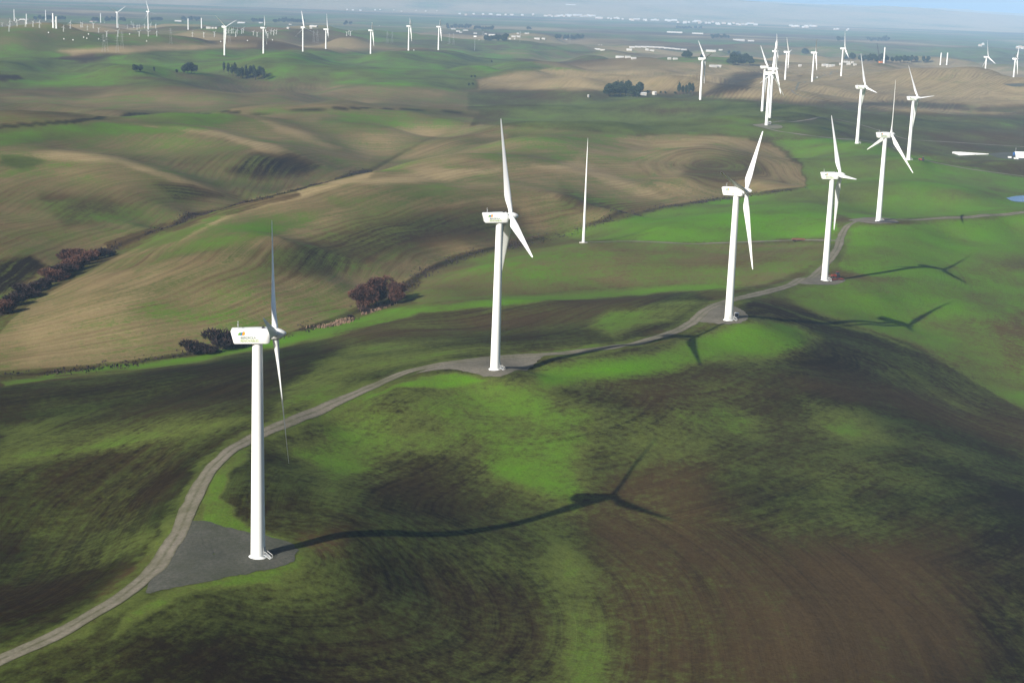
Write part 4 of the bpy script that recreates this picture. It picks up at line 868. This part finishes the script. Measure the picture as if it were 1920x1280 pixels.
SH = [(1162,109,15,4,'left white trailer shed of the three in a row on the green field'),(1177,109,10,3.5,'middle white trailer shed of the three in a row on the green field'),(1188,111,9,3,'right white trailer shed of the three in a row on the green field'),
 (1120,94,10,4,'white barn with a grey neighbour left of the long glasshouses'),(1130,95,8,3,'grey lean shed touching the white barn left of the glasshouses'),(1180,95,10,5,'white barn in front of the long glasshouses'),(1213,95,6,5,'small white barn under the middle of the glasshouses'),(1222,96,9,3,'pale grey shed under the middle of the glasshouses'),
 (1255,112,6,4,'white hut right of the row of trailer sheds'),(1266,112,8,3,'grey hut next to the white hut on the green field'),(1265,62,28,4,'long white roofed shed far below the town'),(1308,64,20,3,'faint long shed right of the long white roofed one'),
 (1385,77,21,5,'long cream shed in the right middle plain'),(1408,78,11,4,'small pink barn beside the long cream shed'),(1337,126,14,3.5,'white shed directly behind the turbine on the green rise'),(1348,126,8,3.5,'small white shed behind the turbine on the green rise'),(1333,97,18,3,'thin pale shed right of the glasshouses'),(1351,95,7,3.5,'small white shed at the end of the thin pale shed'),
 (891,64,6,4,'white roof left of the pole, beside the grove'),(923,68,13,5,'long bright white shed above the dark grove'),(911,65,4,3,'two small white huts left of the long bright shed'),(963,70,8,4,'left white shed of the plain pair'),(972,70,7,4,'right white shed of the plain pair'),(956,74,4,3,'small white hut below the plain pair'),(965,74,2,3,'tiny white hut below the plain pair'),
 (1007,74,10,4,'left one of the two white sheds near the middle'),(1019,74,6,4,'right one of the two white sheds near the middle'),(988,64,8,3,'cream shed alone above the plain pair'),(971,64,4,3,'tiny white shed beside the cream shed'),
 (850,56,8,4,'white farmhouse in front of the domed grove'),(859,60,7,4,'white barn in front of the domed grove'),(864,62,5,3,'small white barn right below the domed grove'),(873,58,9,2.5,'thin pale shed right of the domed grove farm'),(1060,75,7,2.5,'low white shed by the left clump of mid plain grove'),
 (180,41,8,5,'pink roofed farmhouse beside the bare tower'),(171,42,5,4,'small white barn left of the pink roofed farmhouse'),(334,41,12,4,'white shed left of the two bare towers'),(391,54,8,4,'white shed right of the two bare towers'),(399,54,4,3,'small white hut right of the two bare towers'),(405,54,4,3,'cream hut left of the leftmost ridge turbine'),(43,38,12,2.5,'thin white shed between the far left bare towers'),
 (453,44,14,3,'thin white shed behind the slanting blade'),(489,44,7,4,'white shed just above the second ridge turbine nacelle'),(540,54,4,4,'small white shed left of the third ridge turbine'),(544,47,5,3,'small white shed above the third ridge turbine'),(588,51,14,3.5,'white shed between third and fourth ridge turbines'),(583,54,4,3,'tiny white hut between third and fourth ridge turbines'),
 (1070,10,18,6,'long pale building high on the hazy slope')]
for px, py, w, hm, lb in SH: shed(px, py, w, hm, lb, 'scattered white sheds', name='shed' if 'house' not in lb else 'house', roofm=M_rroof if 'pink roofed' in lb else None)
# glasshouse row: long curved line of roofs
for i, (px, py) in enumerate([(1185,89.5),(1196,89),(1207,89),(1218,89),(1229,89.5),(1240,90),(1250,91),(1260,92),(1270,93),(1282,94)]):
    shed(px, py + .3, 10.3, 3.2, 'long white tunnel greenhouse in the curved line across the plain', 'curved line of greenhouses', depth=9, rz=0.0, name='greenhouse')
# construction yard
for i, (px, py, w, h_) in enumerate([(1500,125,5,4),(1547,124,12,4),(1560,125,10,4),(1551,126,4,5),(1575,122,3,4),(1584,118,4,4),(1588,118,3,4),(1592,119,3,4),(1598,119,4,4),(1589,122,3,3.5),(1593,122,3,3.5),(1603,123,5,3)]):
    shed(px, py, w, h_, 'white container unit standing in the construction yard', 'yard units', depth=7, name='container')
# white dots: field tanks
b = MB(); b.lathe([(1.1, -.5), (1.1, 1.6), (.8, 2.1), (.1, 2.4)], 12); ME_tank = b.mesh('tank', M_white, True)
for px, py in [(91,62),(157,71),(166,65),(120,74),(137,76),(163,73),(185,74),(195,78),(243,65),(275,78),(196,43),(284,43),(414,79),(711,49),(898,76),(776,95),(1123,85),(1128,85),(1104,182),(1532,146),(464,77),(511,76)]:
    tag(link('tank', ME_tank, None, hit(px, py)), 'small white field tank, a bright dot on the far fields', 'tank', 'white field tanks')
# pole with box near domed grove
r = root('signal_mast', hit(890, 95), 0, 'thin pale mast with a white box on top, right of the ridge turbines', 'mast'); b = MB(); b.bar((0,0,0), (0,0,45), .5, 6, .35); link('pole', b.mesh('pole', M_grey), r); b = MB(); b.box(-4.5, 4.5, -2, 2, 44, 48); link('cabin', b.mesh('cabin', M_white), r)
# town at the foot of the mountains
TN = []
for x0, x1, y0, n, big_ in [(640,820,20,10,0),(850,1000,28,10,1),(1020,1060,31,7,1),(1060,1116,31,16,1),(1118,1130,36,2,2),(1140,1168,36,6,1),(1178,1194,38,3,2),(1196,1240,39,6,1),(1248,1268,41,3,2),(1270,1340,43,10,1),(1298,1312,43,2,2),(1340,1420,46,14,1),(1480,1532,51,10,1),(1560,1600,57,4,0),(1830,1850,86,2,0),(1905,1925,92,3,1)]:
    for i in range(n):
        px = x0 + (x1-x0)*(i+rr.random())/n; shed(px, y0 + (px-x0)*.008 + rr.uniform(-1.5, 1.5), rr.uniform(1.5, 4) * (1 + .8*big_), rr.uniform(4, 7) + 3*big_, 'pale building of the hazy town strung along the foot of the mountains', 'town buildings',
            depth=30, wallm=rr.choice([M_wall, M_wall, M_tan]), roofm=rr.choice([M_roof, M_roof, M_tan]), name='town_building')

# ------------------------------------------------------------------ machines at the pads
def wheels(r, xs, ys, rad=.55):
    b = MB(); b.lathe([(rad*.4, -.2), (rad, -.18), (rad, .18), (rad*.4, .2)], 16, 'y'); me = b.mesh('wheel', M_tyre, True)
    for x in xs:
        for y in ys: link('wheel', me, r, (x, y, rad))
p = hit(1500, 452); r = root('flatbed_trailer', p, R_(4), 'rusty brown flatbed trailer parked alone on the field track', 'trailer'); Wd = 13.0
b = MB(); b.box(-Wd/2, Wd/2, -1.3, 1.3, 1.0, 1.35); link('bed', b.mesh('bed', M_rust), r); b = MB(); b.box(-Wd/2+.2, Wd/2-.2, -.5, .5, .7, 1.0); b.bar((Wd/2,0,.9),(Wd/2+2,0,.7),.12); link('chassis', b.mesh('chassis', M_dark), r)
b = MB(); b.box(-Wd/2+.5, Wd/2-3, -1.1, 1.1, 1.35, 2.1, (.3,.2)); link('cargo', b.mesh('cargo', M_rust), r); wheels(r, (-5, -3.8, 4.6), (-1.1, 1.1), .5)
def tractor(p, rz, label, k=1.0):
    r = root('tractor', p, rz, label, 'tractor', sc=k); b = MB(); b.box(-.2, 2.3, -.5, .5, .9, 1.8, (.1,.08)); b.box(-1.2, 2.0, -.35, .35, .6, .95); link('body', b.mesh('body', M_red), r)
    b = MB(); b.box(-1.5, -.15, -.75, .75, 1.3, 2.9, (.12,.1)); link('cab', b.mesh('cab', M_glass), r); b = MB(); b.box(-1.45, -.2, -.72, .72, 2.9, 3.02); link('roof', b.mesh('roof', M_red), r)
    b = MB(); b.lathe([(.35,-.25),(.85,-.22),(.85,.22),(.35,.25)], 18, 'y'); me = b.mesh('wheel', M_tyre, True)
    for y in (-.95, .95): link('wheel', me, r, (-1.0, y, .85))
    b = MB(); b.lathe([(.25,-.18),(.55,-.16),(.55,.16),(.25,.18)], 16, 'y'); me = b.mesh('wheel', M_tyre, True)
    for y in (-.75, .75): link('wheel', me, r, (1.7, y, .55))
    return r
tractor(hit(1567,521), R_(200), 'larger red tractor parked right behind the turbine base with machinery', 1.3); tractor(hit(1728,302), R_(170), 'small red tractor on the track right of the pointing blade turbine', 1.5)
def harrow(p, rz, label, k):
    r = root('harrow', p, rz, label, 'harrow', 'farm implements by the turbine', sc=k); b = MB(); 
    for y in (-1.6, -.5, .6, 1.7): b.box(-2.4, 2.4, y-.12, y+.12, .7, .95)
    for x in (-2.2, 0, 2.2): b.box(x-.1, x+.1, -1.7, 1.8, .951, 1.1)
    b.bar((0, 1.8, .9), (0, 3.6, .6), .1); link('frame', b.mesh('frame', M_red), r)
    b = MB()
    for y in (-1.5, .5):
        for x in np.linspace(-2.2, 2.2, 9): b.lathe([(.05, -.03), (.42, 0), (.05, .03)], 10, 'x', (x, y, .42))
    link('discs', b.mesh('discs', M_dark), r); wheels(r, (-1.2, 1.2), (0,), .45); return r
harrow(hit(1560,526), R_(30), 'dark red disc harrow lying nearest the tower base', 1.0); harrow(hit(1575,525), R_(100), 'red disc harrow at the outer end of the machinery', 1.0); harrow(hit(1563,519), R_(70), 'red harrow just behind the larger red tractor', .9)
# pallet of dark pipes at T5
r = root('pipe_stack', hit(1664, 417), R_(2), 'dark stack of long pipes lying at the foot of the fifth turbine', 'pipes'); 
b = MB()
for i in range(5): b.bar((-8, i*.5-1, .5), (8, i*.5-1, .5), .24, 8)
for i in range(3): b.bar((-6, i*.5-.6, .95), (5, i*.5-.6, .95), .24, 8)
link('pipes', b.mesh('pipes', M_dark, True), r); b = MB(); [b.box(x-.2, x+.2, -1.5, 1.5, 0, .25) for x in (-6, 0, 6)]; link('sleepers', b.mesh('sleepers', M_rust), r)
# transformer cabinets
def cabinet(px, py, label, k=1.0):
    r = root('transformer_cabinet', hit(px, py), R_(-15), label, 'cabinet', sc=k); b = MB(); b.box(-1.1, 1.1, -.9, .9, .2, 2.2); link('housing', b.mesh('housing', M_grey), r); b = MB(); b.box(-1.3, 1.3, -1.1, 1.1, -.3, .2); link('plinth', b.mesh('plinth', M_conc), r)
    b = MB(); b.box(-1.2, 1.2, -1.0, 1.0, 2.203, 2.3); link('lid', b.mesh('lid', M_white), r); b = MB(); b.box(-.9, -.05, -.93, -.905, .35, 2.05); b.box(.05, .9, -.93, -.905, .35, 2.05); link('door', b.mesh('door', M_dark), r)
cabinet(1381, 594, 'grey cabinet at the foot of the turbine on the round pad', .9); cabinet(1443, 233, 'grey cabinet at the foot of the front cluster turbine', 1.5)
# blade on trestles and nacelle end, right edge
p = hit(1790, 291); r = root('lying_blade', p + np.array([0, 0, 0]), R_(0), 'long white rotor blade lying across the grass on trestles at the right', 'rotor blade')
L0 = 70 * p[1] / FPX; me = blade_mesh(R=40.5, pitch=0, name='blade_shell'); o = link('blade_shell', me, r, (-4.5, 0, 3.0)); o.rotation_euler = (0, R_(90), 0); o.scale = (1.2, 1.45, L0/40.5)
o.rotation_euler = (R_(90), 0, R_(90)); o.location = (-4.5, 0, 3.0)
b = MB()
for x in (3, L0*.55, L0*.85): b.bar((x-1,-1,0),(x,0,2.7),.15,4); b.bar((x+1,1,0),(x,0,2.7),.15,4); b.bar((x+1,-1,0),(x,0,2.7),.15,4)
link('trestle', b.mesh('trestle', M_dark), r)
# nacelle housing standing on the pad at the right edge
r = root('nacelle_housing', hit(1918, 298), R_(-4), 'big white nacelle housing with a blue open end, on the pad at the right edge', 'nacelle')
me = nacelle_mesh(); me.name = 'shell'; o = link('shell', me, r, (2.5, 0, 5.2)); o.scale = (1.9, 1.9, 2.0)
b = MB(); b.lathe([(2.2, -13.2), (2.5, -13.0), (2.5, -11.2), (2.1, -11.0)], 20, 'x', (0, 0, 5.8)); link('cover', b.mesh('cover', M_blue, True), r)
b = MB(); b.bar((-10.2, 0, 8.6), (-10.2, 0, 14.5), .16, 6); b.box(-10.9, -9.5, -.1, .1, 12.6, 12.8); link('vane_mast', b.mesh('vane_mast', M_grey), r)
b = MB(); b.box(-11, 12, -3, 3, .2, 1.1); link('cradle', b.mesh('cradle', M_dark), r)
for i_, (dx, dy, w_) in enumerate(((-17, 1.5, 4.2), (-11.8, -4.5, 2.2), (-8.6, -5, 2.0))):
    q_ = hit(1918, 298); c_ = root('crate', (q_[0] + dx, q_[1] + dy, gz(q_[0] + dx, q_[1] + dy)), .2 * i_, ('low white crate left of the blue housing end', 'small white crate at the corner of the housing', 'second small white crate, nearest the housing')[i_], 'crate', 'white crates on the pad')
    b = MB(); b.box(-w_/2, w_/2, -1.2, 1.2, 0, 1.9); link('box', b.mesh('box', M_white), c_); b = MB(); b.box(-w_/2-.1, w_/2+.1, -1.3, 1.3, 1.903, 2.1); link('lid', b.mesh('lid', M_grey), c_)
# crane by the bare tower
r = root('crawler_crane', hit(1651, 119), R_(200), 'orange crawler crane with a tall thin lattice boom beside the bare tower', 'crane'); b = MB(); b.box(-5, 5, -3, 3, 1.6, 5, (.4,.3)); link('body', b.mesh('body', M_orange), r); b = MB(); b.box(-5.5, 5.5, -4, -2.4, 0, 1.6, (.8, 0)); b.box(-5.5, 5.5, 2.4, 4, 0, 1.6, (.8, 0)); link('tracks', b.mesh('tracks', M_dark), r)
b = MB(); e = (18, 0, 58)
for sy in (-.9, .9): b.bar((3, sy, 3), (e[0], sy*.4, e[2]), .28, 4); b.bar((1.6, sy, 3.4), (e[0]-.8, sy*.4, e[2]), .28, 4)
for i in range(14):
    t0, t1 = i/14, (i+1)/14; b.bar((3+15*t0, -.9, 3+55*t0), (3+15*t1, .9, 3+55*t1), .14, 3); b.bar((1.6+15.6*t0, .9, 3.4+54.6*t0), (1.6+15.6*t1, -.9, 3.4+54.6*t1), .14, 3)
link('boom', b.mesh('boom', M_dark), r); b = MB(); b.bar(e, (-4, 0, 6), .1, 3); b.bar(e, (20, 0, 20), .08, 3); link('cables', b.mesh('cables', M_dark), r)

# ------------------------------------------------------------------ haze: one closed box of pale air
b = MB(); b.box(-36000, 36000, -3200, 34000, float(GZ.min()) - 2.0, 760.0)
hm = bpy.data.materials.new('haze_air'); hm.use_nodes = True; N = hm.node_tree.nodes; N.remove(N['Principled BSDF']); pv = N.new('ShaderNodeVolumePrincipled')
pv.inputs['Color'].default_value = (.44, .68, 1.0, 1); pv.inputs['Density'].default_value = 0.5e-4; pv.inputs['Anisotropy'].default_value = -0.28
hm.node_tree.links.new(pv.outputs[0], N['Material Output'].inputs['Volume'])
o = link('haze', b.mesh('haze', hm)); o['kind'] = 'stuff'; o['label'] = 'pale blue haze filling the air over the plain'; o['category'] = 'haze'
